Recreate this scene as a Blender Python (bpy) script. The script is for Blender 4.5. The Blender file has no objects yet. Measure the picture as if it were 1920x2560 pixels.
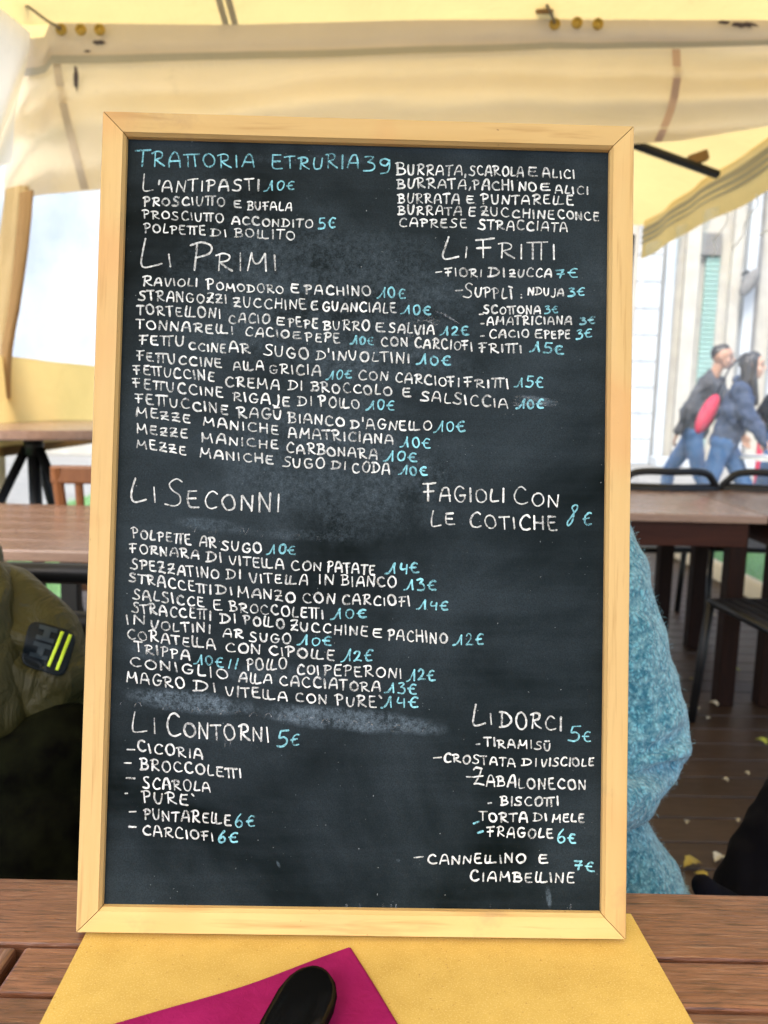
import bpy, bmesh, math, random
from math import sin, cos, pi, radians
from mathutils import Vector, Matrix, noise
from mathutils.bvhtree import BVHTree
random.seed(7)
scene = bpy.context.scene
C = scene.collection

# ------------------------------------------------------------------ camera
FPX = 1934.0
CAMZ = 1.1381
PITCH = math.atan((1280 - 1000) / FPX)
ROLL = -0.0231
_r = Vector((1, 0, 0)); _u = Vector((0, sin(PITCH), cos(PITCH))); _f = Vector((0, cos(PITCH), -sin(PITCH)))
RR = _r * cos(ROLL) - _u * sin(ROLL)
UU = _r * sin(ROLL) + _u * cos(ROLL)
CAM = Vector((0, 0, CAMZ))
cd = bpy.data.cameras.new('camera')
cam = bpy.data.objects.new('camera', cd); C.objects.link(cam)
m = Matrix((RR, UU, -_f)).transposed().to_4x4(); m.translation = CAM
cam.matrix_world = m
cd.sensor_fit = 'VERTICAL'; cd.sensor_height = 36.0
cd.lens = FPX / 2560 * 36
cd.clip_start = 0.02; cd.clip_end = 500
cd.dof.use_dof = True; cd.dof.focus_distance = 0.58; cd.dof.aperture_fstop = 8
scene.camera = cam

# ------------------------------------------------------------------ light
SUN_EL, SUN_ROT = radians(48), radians(205)
w = bpy.data.worlds.new('World'); scene.world = w; w.use_nodes = True
nt = w.node_tree
sky = nt.nodes.new('ShaderNodeTexSky'); sky.sky_type = 'NISHITA'; sky.sun_disc = False
sky.sun_elevation = SUN_EL; sky.sun_rotation = SUN_ROT
sky.air_density = 1.0; sky.dust_density = 3.0
bg = nt.nodes['Background']; bg.inputs['Strength'].default_value = 0.15
nt.links.new(sky.outputs[0], bg.inputs['Color'])
sl = bpy.data.lights.new('sun', 'SUN'); sl.energy = 1.5; sl.angle = radians(20); sl.color = (1, .95, .86)
so = bpy.data.objects.new('sun', sl); C.objects.link(so)
sd = Vector((sin(SUN_ROT) * cos(SUN_EL), cos(SUN_ROT) * cos(SUN_EL), sin(SUN_EL)))
so.rotation_euler = sd.to_track_quat('Z', 'Y').to_euler(); so.location = (0, 0, 12)
vs = scene.view_settings
vs.view_transform = 'Standard'; vs.look = 'None'; vs.gamma = 1; vs.use_curve_mapping = False
vs.exposure = 1.5
scene.cycles.use_denoising = True
scene.cycles.max_bounces = 10; scene.cycles.transparent_max_bounces = 24
scene.cycles.sample_clamp_indirect = 8

# ------------------------------------------------------------------ rays through the photograph (1920 x 2560)
def ray(px, py):
    x = (px - 960) / FPX; y = (1280 - py) / FPX
    return (RR * x + UU * y + _f)
def at(px, py, d):
    v = ray(px, py); return CAM + v * (d / v.y)
def on_z(px, py, z):
    v = ray(px, py); return CAM + v * ((z - CAMZ) / v.z)
def on_x(px, py, x):
    v = ray(px, py); return CAM + v * (x / v.x)
def on_plane(px, py, o, n):
    v = ray(px, py); return CAM + v * ((o - CAM).dot(n) / v.dot(n))
def D(x, y): return (x * 1920 / 1659, y * 1920 / 1659)

# ------------------------------------------------------------------ materials
class G:
    def __init__(s, name):
        s.m = bpy.data.materials.new(name); s.m.use_nodes = True
        s.t = s.m.node_tree; s.t.nodes.clear()
        s.out = s.t.nodes.new('ShaderNodeOutputMaterial')
    def n(s, kind, **kw):
        nd = s.t.nodes.new('ShaderNode' + kind)
        for k, v in kw.items():
            if k.startswith('i_'):
                key = k[2:].replace('_', ' ')
                nd.inputs[int(key) if key.isdigit() else key].default_value = v
            else: setattr(nd, k, v)
        return nd
    def l(s, a, b): s.t.links.new(a, b)
    def co(s, scale=(1, 1, 1), rot=(0, 0, 0), kind='Object'):
        c = s.n('TexCoord'); mp = s.n('Mapping')
        mp.inputs['Scale'].default_value = scale; mp.inputs['Rotation'].default_value = rot
        s.l(c.outputs[kind], mp.inputs['Vector']); return mp.outputs[0]
    def noise(s, vec, scale, detail=4, rough=.55, dist=0):
        nd = s.n('TexNoise'); nd.inputs['Scale'].default_value = scale; nd.inputs['Detail'].default_value = detail
        nd.inputs['Roughness'].default_value = rough; nd.inputs['Distortion'].default_value = dist
        s.l(vec, nd.inputs['Vector']); return nd.outputs['Fac']
    def rng(s, val, a, b, c=0, d=1, smooth=False):
        nd = s.n('MapRange'); nd.clamp = True
        if smooth: nd.interpolation_type = 'SMOOTHSTEP'
        for i, v in enumerate((a, b, c, d)): nd.inputs[1 + i].default_value = v
        s.l(val, nd.inputs[0]); return nd.outputs[0]
    def math(s, op, a, b=None):
        nd = s.n('Math', operation=op)
        for i, v in enumerate((a, b)):
            if v is None: continue
            if isinstance(v, (int, float)): nd.inputs[i].default_value = v
            else: s.l(v, nd.inputs[i])
        return nd.outputs[0]
    def mix(s, f, a, b):
        nd = s.n('Mix', data_type='RGBA')
        for sock, v in ((nd.inputs[0], f), (nd.inputs[6], a), (nd.inputs[7], b)):
            if isinstance(v, (int, float)): sock.default_value = v
            elif isinstance(v, tuple): sock.default_value = v if len(v) == 4 else v + (1,)
            else: s.l(v, sock)
        return nd.outputs[2]
    def bump(s, h, strength=.3, dist=.002):
        nd = s.n('Bump'); nd.inputs['Strength'].default_value = strength; nd.inputs['Distance'].default_value = dist
        s.l(h, nd.inputs['Height']); return nd.outputs[0]
    def bsdf(s, col, rough=.5, spec=.5, metal=0, normal=None, out=True, sheen=0):
        b = s.n('BsdfPrincipled')
        for key, v in (('Base Color', col), ('Roughness', rough), ('Specular IOR Level', spec), ('Metallic', metal), ('Sheen Weight', sheen)):
            if isinstance(v, (int, float)): b.inputs[key].default_value = v
            elif isinstance(v, tuple): b.inputs[key].default_value = v if len(v) == 4 else v + (1,)
            else: s.l(v, b.inputs[key])
        if normal: s.l(normal, b.inputs['Normal'])
        if out: s.l(b.outputs[0], s.out.inputs[0])
        return b.outputs[0]

def mat_plain(name, a, b, scale=20, rough=.5, spec=.5, metal=0, bump=.1, bscale=200, sheen=0):
    g = G(name); v = g.co()
    f = g.rng(g.noise(v, scale), .3, .7)
    g.bsdf(g.mix(f, a, b), rough, spec, metal, g.bump(g.noise(v, bscale, 3), bump, .001), sheen=sheen)
    return g.m

def mat_wood(name, a, b, dark, grain=(3, 60, 60), rough=.5, spec=.4, per='obj', bump=.25, knots=False, pores=False):
    g = G(name)
    c = g.n('TexCoord'); add = g.n('VectorMath', operation='ADD')
    g.l(c.outputs['Object'], add.inputs[0])
    if per == 'obj': src = g.n('ObjectInfo').outputs['Random']
    else: src = g.n('NewGeometry').outputs['Random Per Island']
    cx = g.n('CombineXYZ'); mul = g.math('MULTIPLY', src, 37.0)
    for i in range(3): g.l(mul, cx.inputs[i])
    g.l(cx.outputs[0], add.inputs[1])
    mp = g.n('Mapping'); mp.inputs['Scale'].default_value = grain; g.l(add.outputs[0], mp.inputs[0])
    v = mp.outputs[0]
    n1 = g.noise(v, 1.0, 5, .6, .6); n2 = g.noise(v, 4.5, 3, .6, .2)
    col = g.mix(g.rng(n1, .32, .68), a, b)
    col = g.mix(g.rng(n2, .56, .78, 0, .75), col, dark)
    if knots:
        wn = g.noise(g.co((1, 1, 1)), 150, 2, .5); col = g.mix(g.rng(wn, .74, .80, 0, .8), col, (.16, .08, .03))
        gr = g.noise(g.co((1, 1, 1)), 16, 5, .7); col = g.mix(g.rng(gr, .58, .72, 0, .45), col, (.40, .26, .13))
        pt = g.noise(g.co((1, 1, 1)), 7, 2, .5, .6); col = g.mix(g.rng(pt, .55, .66, 0, .6), col, (.62, .34, .13))
    tone = g.rng(src, 0, 1, .78, 1.18)
    if pores:
        mp3 = g.n('Mapping'); mp3.inputs['Scale'].default_value = tuple(x * 5 for x in grain); g.l(add.outputs[0], mp3.inputs[0]); n3 = g.noise(mp3.outputs[0], 1.0, 4, .7, .4); col = g.mix(g.rng(n3, .50, .66, 0, .8), col, dark); col = g.mix(g.rng(n3, .44, .30, 0, .35), col, (.42, .27, .18))
    hs = g.n('HueSaturation'); g.l(col, hs.inputs['Color']); g.l(tone, hs.inputs['Value'])
    g.bsdf(hs.outputs[0], g.rng(n2, .2, .8, rough - .12, rough + .15), spec, 0, g.bump(n2, bump, .0008))
    return g.m

def mat_canvas(name, col, trans, tfac=.5, shade=None):
    g = G(name); v = g.co()
    f = g.rng(g.noise(v, 1.7, 4), .3, .7)
    st = g.rng(g.noise(v, 6, 6, .65), .66, .8, 0, .5)
    c1 = g.mix(f, col, tuple(x * .9 for x in col)); c1 = g.mix(st, c1, tuple(x * .72 for x in col))
    c2 = g.mix(f, trans, tuple(x * .9 for x in trans)); c2 = g.mix(st, c2, tuple(x * .7 for x in trans))
    nrm = g.bump(g.math('ADD', g.noise(v, 4, 4, .55, .8), g.math('MULTIPLY', g.noise(v, 16, 5, .6, 1.0), .22)), .32, .03)
    d = g.n('BsdfDiffuse'); t = g.n('BsdfTranslucent'); mx = g.n('MixShader'); mx.inputs[0].default_value = tfac
    g.l(c1, d.inputs[0]); g.l(c2, t.inputs[0]); g.l(nrm, d.inputs['Normal']); g.l(nrm, t.inputs['Normal'])
    g.l(d.outputs[0], mx.inputs[1]); g.l(t.outputs[0], mx.inputs[2]); g.l(mx.outputs[0], g.out.inputs[0])
    return g.m

def mat_film():
    g = G('clear_film'); v = g.co()
    nrm = g.bump(g.noise(v, 3.2, 4, .55, 1.2), .7, .05)
    tr = g.n('BsdfTransparent'); tr.inputs[0].default_value = (.93, .96, .97, 1)
    gl = g.n('BsdfGlossy'); gl.inputs['Roughness'].default_value = .12; gl.inputs[0].default_value = (1, 1, 1, 1)
    tl = g.n('BsdfTranslucent'); tl.inputs[0].default_value = (.9, .95, 1, 1)
    df = g.n('MixShader'); df.inputs[0].default_value = .5
    g.l(nrm, gl.inputs['Normal'])
    g.l(gl.outputs[0], df.inputs[1]); g.l(tl.outputs[0], df.inputs[2])
    fr = g.rng(g.noise(v, 2.3, 5, .6, 1.5), .38, .75, .05, .24)
    mx = g.n('MixShader'); g.l(fr, mx.inputs[0]); g.l(tr.outputs[0], mx.inputs[1]); g.l(df.outputs[0], mx.inputs[2])
    g.l(mx.outputs[0], g.out.inputs[0]); return g.m

def mat_chalk(name, col, lo=.36, hi=.62, base=.08):
    g = G(name); v = g.co()
    n = g.noise(v, 620, 3, .8); n2 = g.noise(v, 110, 3, .65)
    isl = g.rng(g.n('NewGeometry').outputs['Random Per Island'], 0, 1, -.065, .06)
    q = g.math('ADD', g.math('ADD', g.math('MULTIPLY', n, .55), g.math('MULTIPLY', n2, .45)), isl)
    a = g.rng(q, lo, hi, base, 1.0)
    d = g.n('BsdfDiffuse'); d.inputs[0].default_value = col + (1,); d.inputs['Roughness'].default_value = 1
    t = g.n('BsdfTransparent'); mx = g.n('MixShader')
    g.l(a, mx.inputs[0]); g.l(t.outputs[0], mx.inputs[1]); g.l(d.outputs[0], mx.inputs[2]); g.l(mx.outputs[0], g.out.inputs[0])
    return g.m

M = {}
M['pine_x'] = mat_wood('pine_along', (.66, .455, .195), (.57, .37, .14), (.40, .23, .08), (2.2, 45, 30), .5, .3, bump=.3, knots=True)
M['pine_z'] = mat_wood('pine_upright', (.66, .455, .195), (.57, .37, .14), (.40, .23, .08), (45, 30, 2.2), .5, .3, bump=.3, knots=True)
M['teak_x'] = mat_wood('oiled_hardwood', (.125, .046, .021), (.215, .092, .050), (.022, .010, .006), (6, 90, 90), .32, .6, bump=.8, pores=True)
M['teak_y'] = mat_wood('oiled_hardwood_lengthwise', (.115, .043, .020), (.195, .084, .047), (.022, .010, .006), (90, 6, 90), .32, .6, bump=.8, pores=True)
M['dark_wood'] = mat_wood('dark_stained_wood', (.030, .007, .0035), (.050, .013, .006), (.014, .005, .003), (5, 50, 50), .45, .2)
M['table_top'] = mat_wood('worn_tabletop_wood', (.20, .12, .085), (.27, .17, .125), (.11, .06, .04), (4, 60, 60), .24, .7)
M['dark_wood_z'] = mat_wood('dark_stained_upright_wood', (.009, .004, .003), (.018, .007, .004), (.005, .0025, .002), (50, 50, 5), .55, .12)
M['chair_wood'] = mat_wood('warm_chair_wood', (.15, .055, .02), (.20, .08, .03), (.07, .025, .01), (40, 40, 4), .4, .4)
M['deck'] = mat_wood('weathered_deck_boards', (.030, .015, .0075), (.052, .029, .015), (.012, .007, .005), (4, 50, 50), .42, .5, per='island', bump=.6)
M['canvas_roof'] = mat_canvas('yellow_canvas_roof', (.80, .60, .25), (.90, .69, .29), .52)
M['canvas'] = mat_canvas('beige_canvas', (.86, .77, .63), (.95, .86, .69), .55)
M['canvas_hem'] = mat_canvas('doubled_canvas_hem', (.62, .55, .47), (.70, .61, .49), .34)
M['canvas_pale'] = mat_canvas('pale_canvas', (.92, .88, .78), (.97, .92, .80), .65)
M['tape'] = mat_canvas('grey_reinforcing_tape', (.42, .40, .34), (.46, .42, .34), .2)
M['canvas_brown'] = mat_canvas('brown_canvas_strip', (.36, .23, .11), (.44, .29, .13), .3)
M['seam_cloth'] = mat_canvas('reddish_seam_cloth', (.60, .44, .36), (.66, .48, .38), .3)
M['canvas_tan'] = mat_canvas('tan_canvas', (.66, .52, .30), (.74, .58, .32), .45)
M['film'] = mat_film()
M['black_metal'] = mat_plain('black_painted_metal', (.006, .006, .007), (.011, .011, .012), 15, .4, .3, 0, .05)
M['brass'] = mat_plain('brass_eyelet_metal', (.42, .30, .09), (.34, .24, .06), 60, .35, .5, 1, .05)
M['rope'] = mat_plain('grey_cord', (.12, .10, .08), (.2, .17, .13), 200, .8, .2)
M['stone'] = mat_plain('pale_plaster', (.46, .44, .39), (.38, .36, .32), 3, .9, .1, 0, .4, 30)
M['stone_white'] = mat_plain('white_plaster', (.50, .53, .56), (.40, .43, .46), 1.3, .9, .1, 0, .3, 30)
M['house_haze'] = mat_plain('plaster_with_haze', (.22, .27, .34), (.50, .54, .58), .38, .9, .1, 0, .3, 30)  # bluish patches paint the clear window's haze into the wall colour
M['stone_grey'] = mat_plain('grey_stone', (.20, .195, .19), (.15, .145, .14), 4, .85, .2, 0, .4, 40)
M['paving'] = mat_plain('grey_paving', (.34, .33, .31), (.26, .25, .24), 2.5, .8, .3, 0, .4, 25)
M['green_shutter'] = mat_plain('green_shutter_paint', (.20, .34, .29), (.28, .42, .40), 1.2, .5, .4)
M['graffiti'] = mat_plain('spray_paint', (.40, .24, .26), (.2, .40, .4), 5, .6, .3)
M['window_glass'] = mat_plain('dark_window_glass', (.06, .08, .10), (.10, .12, .14), 3, .08, .6)
M['grass_soil'] = mat_plain('grass_turf', (.10, .22, .07), (.16, .32, .12), 20, .9, .1, 0, .5, 60)
M['grass'] = mat_plain('grass_blades', (.12, .30, .08), (.22, .44, .16), 9, .7, .3)
M['skin'] = mat_plain('skin', (.55, .33, .24), (.60, .38, .28), 25, .5, .35, 0, .05)
M['skin_tan'] = mat_plain('tanned_skin', (.38, .21, .14), (.43, .25, .17), 25, .5, .35, 0, .05)
M['hair'] = mat_plain('dark_hair', (.012, .010, .010), (.03, .022, .018), 60, .4, .5, 0, .4, 300)
M['hair_brown'] = mat_plain('brown_hair', (.07, .04, .022), (.11, .065, .035), 60, .45, .4, 0, .4, 300)
M['navy'] = mat_plain('navy_jacket_cloth', (.035, .055, .11), (.05, .07, .13), 8, .7, .3, 0, .3, 60)
M['charcoal'] = mat_plain('charcoal_jacket_cloth', (.05, .052, .062), (.075, .075, .085), 8, .7, .3, 0, .3, 60)
M['denim'] = mat_plain('blue_denim', (.045, .11, .26), (.07, .16, .33), 9, .85, .2, 0, .2, 300)
M['black_cloth'] = mat_plain('black_cloth', (.0025, .0025, .005), (.005, .005, .009), 10, .9, .08, 0, .1, 60)
M['red'] = mat_plain('red_cloth', (.72, .04, .10), (.6, .03, .08), 12, .6, .3)
M['shoe'] = mat_plain('dark_shoe_leather', (.02, .018, .016), (.03, .026, .022), 20, .4, .4)
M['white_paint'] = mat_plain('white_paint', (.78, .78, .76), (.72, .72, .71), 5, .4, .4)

# ------------------------------------------------------------------ helpers
def setp(o, label=None, cat=None, group=None, kind=None):
    if label: o['label'] = label
    if cat: o['category'] = cat
    if group: o['group'] = group
    if kind: o['kind'] = kind
    return o
def thing(name, label, cat, loc=(0, 0, 0), rotz=0, group=None):
    o = bpy.data.objects.new(name, None); C.objects.link(o)
    o.location = loc; o.rotation_euler = (0, 0, rotz); o.empty_display_size = .1
    return setp(o, label, cat, group)
def obj(name, bm, m, parent=None, smooth=False):
    me = bpy.data.meshes.new(name)
    if isinstance(bm, bmesh.types.BMesh):
        bm.normal_update(); bm.to_mesh(me); bm.free()
    else: me = bm
    o = bpy.data.objects.new(name, me); C.objects.link(o)
    me.materials.clear(); me.materials.append(M[m] if isinstance(m, str) else m)
    if smooth: me.polygons.foreach_set('use_smooth', [True] * len(me.polygons))
    if parent: o.parent = parent
    return o
def dup(root, loc, rotz, label=None):
    r = root.copy(); C.objects.link(r); r.location = loc; r.rotation_euler = (0, 0, rotz)
    if label: r['label'] = label
    for ch in list(root.children):
        c = ch.copy(); C.objects.link(c); c.parent = r
        for gch in list(ch.children):
            d = gch.copy(); C.objects.link(d); d.parent = c
    return r
def B(): return bmesh.new()
def box(bm, x0, x1, y0, y1, z0, z1, bev=0, mat=None):
    r = bmesh.ops.create_cube(bm, size=1); vs_ = r['verts']
    for v in vs_: v.co = Vector(((x0 + x1) / 2 + v.co.x * (x1 - x0), (y0 + y1) / 2 + v.co.y * (y1 - y0), (z0 + z1) / 2 + v.co.z * (z1 - z0)))
    if bev:
        es = list({e for v in vs_ for e in v.link_edges})
        r = bmesh.ops.bevel(bm, geom=es, offset=bev, segments=2, affect='EDGES', profile=.5)
        vs_ = list({v for f in r['faces'] for v in f.verts} | {v for v in vs_ if v.is_valid})
    if mat:
        for v in vs_: v.co = mat @ v.co
    return bm
def tube(bm, pts, r, n=10, cap=True, closed=False):
    pts = [Vector(p) for p in pts]; k = len(pts)
    rad = r if isinstance(r, (list, tuple)) else [r] * k
    rings = []; up = None
    for i, p in enumerate(pts):
        if closed: t = (pts[(i + 1) % k] - pts[i - 1]).normalized()
        else: t = (pts[min(i + 1, k - 1)] - pts[max(i - 1, 0)]).normalized()
        if up is None: up = t.orthogonal().normalized()
        up = (up - t * up.dot(t)).normalized(); s = t.cross(up)
        rings.append([bm.verts.new(p + (up * cos(2 * pi * j / n) + s * sin(2 * pi * j / n)) * rad[i]) for j in range(n)])
    for i in range(k if closed else k - 1):
        a, b = rings[i], rings[(i + 1) % k]
        for j in range(n): bm.faces.new((a[j], a[(j + 1) % n], b[(j + 1) % n], b[j]))
    if cap and not closed:
        bm.faces.new(rings[0][::-1]); bm.faces.new(rings[-1])
    return bm
def sheet(fn, nu, nv, thick=0):
    bm = B(); g = [[bm.verts.new(fn(i / nu, j / nv)) for j in range(nv + 1)] for i in range(nu + 1)]
    for i in range(nu):
        for j in range(nv): bm.faces.new((g[i][j], g[i + 1][j], g[i + 1][j + 1], g[i][j + 1]))
    if thick: bmesh.ops.solidify(bm, geom=bm.faces[:], thickness=thick)
    return bm
def prism(bm, pts, n, t):
    """closed polygon pts extruded by n*t"""
    n = Vector(n) * t
    a = [bm.verts.new(Vector(p)) for p in pts]; b = [bm.verts.new(Vector(p) + n) for p in pts]
    k = len(pts)
    bm.faces.new(a[::-1]); bm.faces.new(b)
    for i in range(k): bm.faces.new((a[i], a[(i + 1) % k], b[(i + 1) % k], b[i]))
    bmesh.ops.recalc_face_normals(bm, faces=bm.faces[:])
    return bm
def smooth_curve(pts, step):
    out = []
    k = len(pts)
    for i in range(k - 1):
        p0, p1, p2, p3 = pts[max(i - 1, 0)], pts[i], pts[i + 1], pts[min(i + 2, k - 1)]
        n = max(2, int(((p2[0] - p1[0])**2 + (p2[1] - p1[1])**2)**.5 / step))
        for q in range(n):
            t = q / n
            out.append(tuple(.5 * (2 * b + (c - a) * t + (2 * a - 5 * b + 4 * c - d) * t * t + (3 * b - a - 3 * c + d) * t**3) for a, b, c, d in zip(p0, p1, p2, p3)))
    out.append(tuple(pts[-1])); return out
def fuse(caps, voxel, smooth_it=4, sub=0):
    """one continuous surface round a set of tapered capsules (p, rp, q, rq)"""
    bm = B()
    for p, rp, q, rq in caps:
        p, q = Vector(p), Vector(q); L = (q - p).length
        if L < 1e-5:
            bmesh.ops.create_icosphere(bm, subdivisions=3, radius=rp, matrix=Matrix.Translation(p)); continue
        t = (q - p) / L; P = []; R = []
        for a in (88, 65, 42, 20): P.append(p - t * rp * sin(radians(a))); R.append(rp * cos(radians(a)))
        for a in range(5): P.append(p + t * L * a / 4); R.append(rp + (rq - rp) * a / 4)
        for a in (20, 42, 65, 88): P.append(q + t * rq * sin(radians(a))); R.append(rq * cos(radians(a)))
        tube(bm, P, R, 14)
    bmesh.ops.recalc_face_normals(bm, faces=bm.faces[:])
    me = bpy.data.meshes.new('tmp'); bm.to_mesh(me); bm.free()
    o = bpy.data.objects.new('tmp', me); C.objects.link(o)
    r = o.modifiers.new('r', 'REMESH'); r.mode = 'VOXEL'; r.voxel_size = voxel
    s = o.modifiers.new('s', 'SMOOTH'); s.iterations = smooth_it; s.factor = .5
    dg = bpy.context.evaluated_depsgraph_get()
    out = bpy.data.meshes.new_from_object(o.evaluated_get(dg))
    bpy.data.objects.remove(o); bpy.data.meshes.remove(me)
    return out
def displace(me, amp, scale, seed=0, stretch=(1, 1, 1)):
    me.update()
    nn = [v.normal.copy() for v in me.vertices]
    for v, n in zip(me.vertices, nn):
        p = Vector((v.co.x * stretch[0], v.co.y * stretch[1], v.co.z * stretch[2])) * scale + Vector((seed, seed, seed))
        v.co += n * amp * noise.turbulence(p, 3, False)
    me.update()

# ------------------------------------------------------------------ setting: ground, deck, grass
TABLE_Z = .748
bm = B(); g_ = 120
vsx = [bm.verts.new((x, y, -.06)) for x, y in ((-g_, -g_), (g_, -g_), (g_, g_), (-g_, g_))]; bm.faces.new(vsx)
setp(obj('street_ground', bm, 'paving'), kind='structure')
bm = B(); y = -.9; k = 0
while y < 7.1:
    xs = [-1.75, .35 if k % 2 else -.5, 2.28]
    for a, b in zip(xs, xs[1:]): box(bm, a + .002, b - .002, y, y + .116, -.03, 0, .003)
    y += .122; k += 1
setp(obj('deck_floor', bm, 'deck'), kind='structure')
bm = B(); box(bm, -1.73, 2.26, -.88, 7.08, -.055, -.032)
setp(obj('deck_base', bm, 'black_cloth'), kind='structure')
for nm, x0, x1 in (('grass_bed', -3.4, -1.85), ('grass_bed', 2.42, 3.1)):
    bm = B(); box(bm, x0, x1, -.5, 9, -.058, -.03); setp(obj(nm, bm, 'grass_soil'), kind='structure')
bm = B()
for i in range(9000):
    x = random.uniform(-3.4, -1.86) if i % 3 else random.uniform(2.43, 3.1); y = random.uniform(2, 9)
    h = random.uniform(.04, .10); a = random.uniform(0, 6.28); dx, dy = cos(a) * .004, sin(a) * .004
    lx, ly = random.uniform(-.03, .03), random.uniform(-.03, .03)
    bm.faces.new([bm.verts.new(p) for p in ((x - dx, y - dy, -.03), (x + dx, y + dy, -.03), (x + lx, y + ly, h - .03))])
setp(obj('grass', bm, 'grass'), 'short green grass growing beside the wooden deck', 'grass', kind='stuff')

# ------------------------------------------------------------------ buildings across the street
def facade():
    d = 16.0
    t = thing('townhouse', 'pale plastered townhouse with green roller shutter across the street', 'building', (9, d, 0))
    inv = Matrix.Translation((-9, -d, 0))
    def pr(name, px0, px1, py0, py1, proud, mat, bev=.02, z0=None, z1=None):
        a, b = at(px0, py1, d), at(px1, py0, d)
        bm = B(); box(bm, a.x - 9, b.x - 9, -proud, 0.02, a.z if z0 is None else z0, b.z if z1 is None else z1, bev)
        return obj(name, bm, mat, t)
    bm = B(); box(bm, -8.4, 9, 0.04, 6, -.06, 9); obj('wall', bm, 'stone', t)
    for a, b, mt in ((1626, 1696, 'stone_white'), (1701, 1722, 'stone'), (1803, 1838, 'stone'), (1842, 1876, 'stone_white'), (1894, 1985, 'stone_white')):
        pr('pilaster', a, b, 500, 1150, .16, mt, .02, -.06, 7.2)
    # stone courses of the corner pier
    for k in range(14):
        a, b = at(1560, 1150, d), at(1618, 1150, d)
        bm = B(); box(bm, a.x - 9, b.x - 9, -.1, .02, -.05 + k * .52, .455 + k * .52, .012); obj('stone_block', bm, 'stone_white', t)
    s = at(1722, 1140, d); e = at(1803, 640, d)
    fr = pr('shutter_box', 1723, 1802, 585, 640, .12, 'stone_grey')
    bm = B(); z = .02
    while z < e.z - .02:
        box(bm, s.x - 9 + .02, e.x - 9 - .02, -.05, .02, z, z + .085, .02); z += .095
    sh = obj('roller_shutter', bm, 'green_shutter', t)
    bm = B()
    for i in range(9):
        cx = random.uniform(s.x + .12, e.x - .15) - 9; cz = random.uniform(.3, 3.2)
        pts = smooth_curve([(cx + random.uniform(-.14, .14), cz + random.uniform(-.35, .35)) for _ in range(4)], .05)
        tube(bm, [(p[0], -.056, p[1]) for p in pts], .016, 5)
    obj('graffiti', bm, 'graffiti', sh)
    for a, b in ((1620, 1722), (1803, 1990)):
        pr('step', a, b, 1128, 1152, .5, 'stone_white', .02, -.06, .12)
    q = at(1885, 700, d); bm = B(); tube(bm, [(q.x - 9, -.12, -.05), (q.x - 9, -.12, 7)], .055, 10); obj('downpipe', bm, 'stone_grey', t)
    c = at(1873, 700, d - .4)
    bm = B(); tube(bm, [(c.x - 9, -.02, c.z + .15), (c.x - 9, -.3, c.z + .18), (c.x - 9, -.42, c.z)], .025, 8)
    la = obj('wall_lamp', bm, 'black_metal', t)
    bm = B(); bmesh.ops.create_uvsphere(bm, u_segments=20, v_segments=12, radius=1, matrix=Matrix.Translation((c.x - 9, -.42, c.z - .05)) @ Matrix.Rotation(.5, 4, 'Y') @ Matrix.Diagonal((.13, .13, .3, 1)))
    obj('lamp_shade', bm, 'stone_grey', la, True)
    for xx in (3.2, 5.6, 8.0):
        bm = B(); box(bm, xx - .6, xx + .6, -.03, .03, 3.4, 5.6, .02); wn = obj('window', bm, 'white_paint', t)
        bm = B(); box(bm, xx - .5, xx + .5, -.036, -.031, 3.5, 5.5); obj('pane', bm, 'window_glass', wn)
    return t
facade()
def left_house():
    t = thing('apartment_house', 'white plastered apartment house seen through the left clear window', 'building', (-7, 15, 0))
    bm = B(); box(bm, -9, 7.4, 0, 6, -.06, 9); obj('wall', bm, 'house_haze', t)
    bm = B(); box(bm, -9, 7.4, -.08, 0.02, -.06, .7, .02); obj('plinth', bm, 'stone', t)
    for i in range(6):
        x = -7.6 + i * 2.6
        for z in (5.6,):
            bm = B(); box(bm, x - .6, x + .6, -.06, .03, z, z + 1.9, .03); wn = obj('window', bm, 'stone', t)
            bm = B(); box(bm, x - .48, x + .48, -.066, -.061, z + .1, z + 1.8); obj('pane', bm, 'window_glass', wn)
left_house()

# ------------------------------------------------------------------ the tent
XL, XR, YV = -1.66, 2.22, 3.5
def roof(name, label, x0, x1, y0, y1, ez, az, seams, tilt=0):
    t = thing(name, label, 'canopy', ((x0 + x1) / 2, (y0 + y1) / 2, ez))
    cx, cy = (x0 + x1) / 2, (y0 + y1) / 2
    def P(u, v, off=0):
        x, y = x0 + (x1 - x0) * u, y0 + (y1 - y0) * v
        e = max(abs(2 * u - 1), abs(2 * v - 1))
        s = noise.noise(Vector((x * 1.3, y * 1.3, 2))) * .025
        return Vector((x - cx, y - cy, (az - ez) * (1 - e) - .03 * sin(pi * e) * (1 - e) + s * (1 - e**4) + off + tilt * x * max(0, (v - .7) / .3)))
    obj('roof_panel', sheet(P, 60, 60), 'canvas_roof', t, True)
    for a, b, wd in seams:      # a->b in u,v
        d = Vector((b[0] - a[0], b[1] - a[1])); nrm = Vector((-d.y, d.x)).normalized() * wd
        obj('seam_strip', sheet(lambda u, v: P(a[0] + d.x * u + nrm.x * (v - .5), a[1] + d.y * u + nrm.y * (v - .5), -.006), 24, 2), 'tape', t)
    return t
p1, p2 = at(548, 30, YV - .12), at(572, 30, YV - .12)
near = roof('canvas_canopy', 'yellow canvas canopy roof stretched overhead at the top edge of the photo', XL, XR, -1.5, YV + .02, 2.703, 3.3,
            [(((p1.x - XL) / (XR - XL), .86), ((p1.x - XL) / (XR - XL), .998), .007), (((p2.x - XL) / (XR - XL), .86), ((p2.x - XL) / (XR - XL), .998), .007)], .022)
far_roof = roof('canvas_canopy', 'farther yellow canvas canopy roof sloping down behind the hanging beige valance', XL, XR, YV + .06, 7.1, 2.71, 3.3, [])
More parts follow.
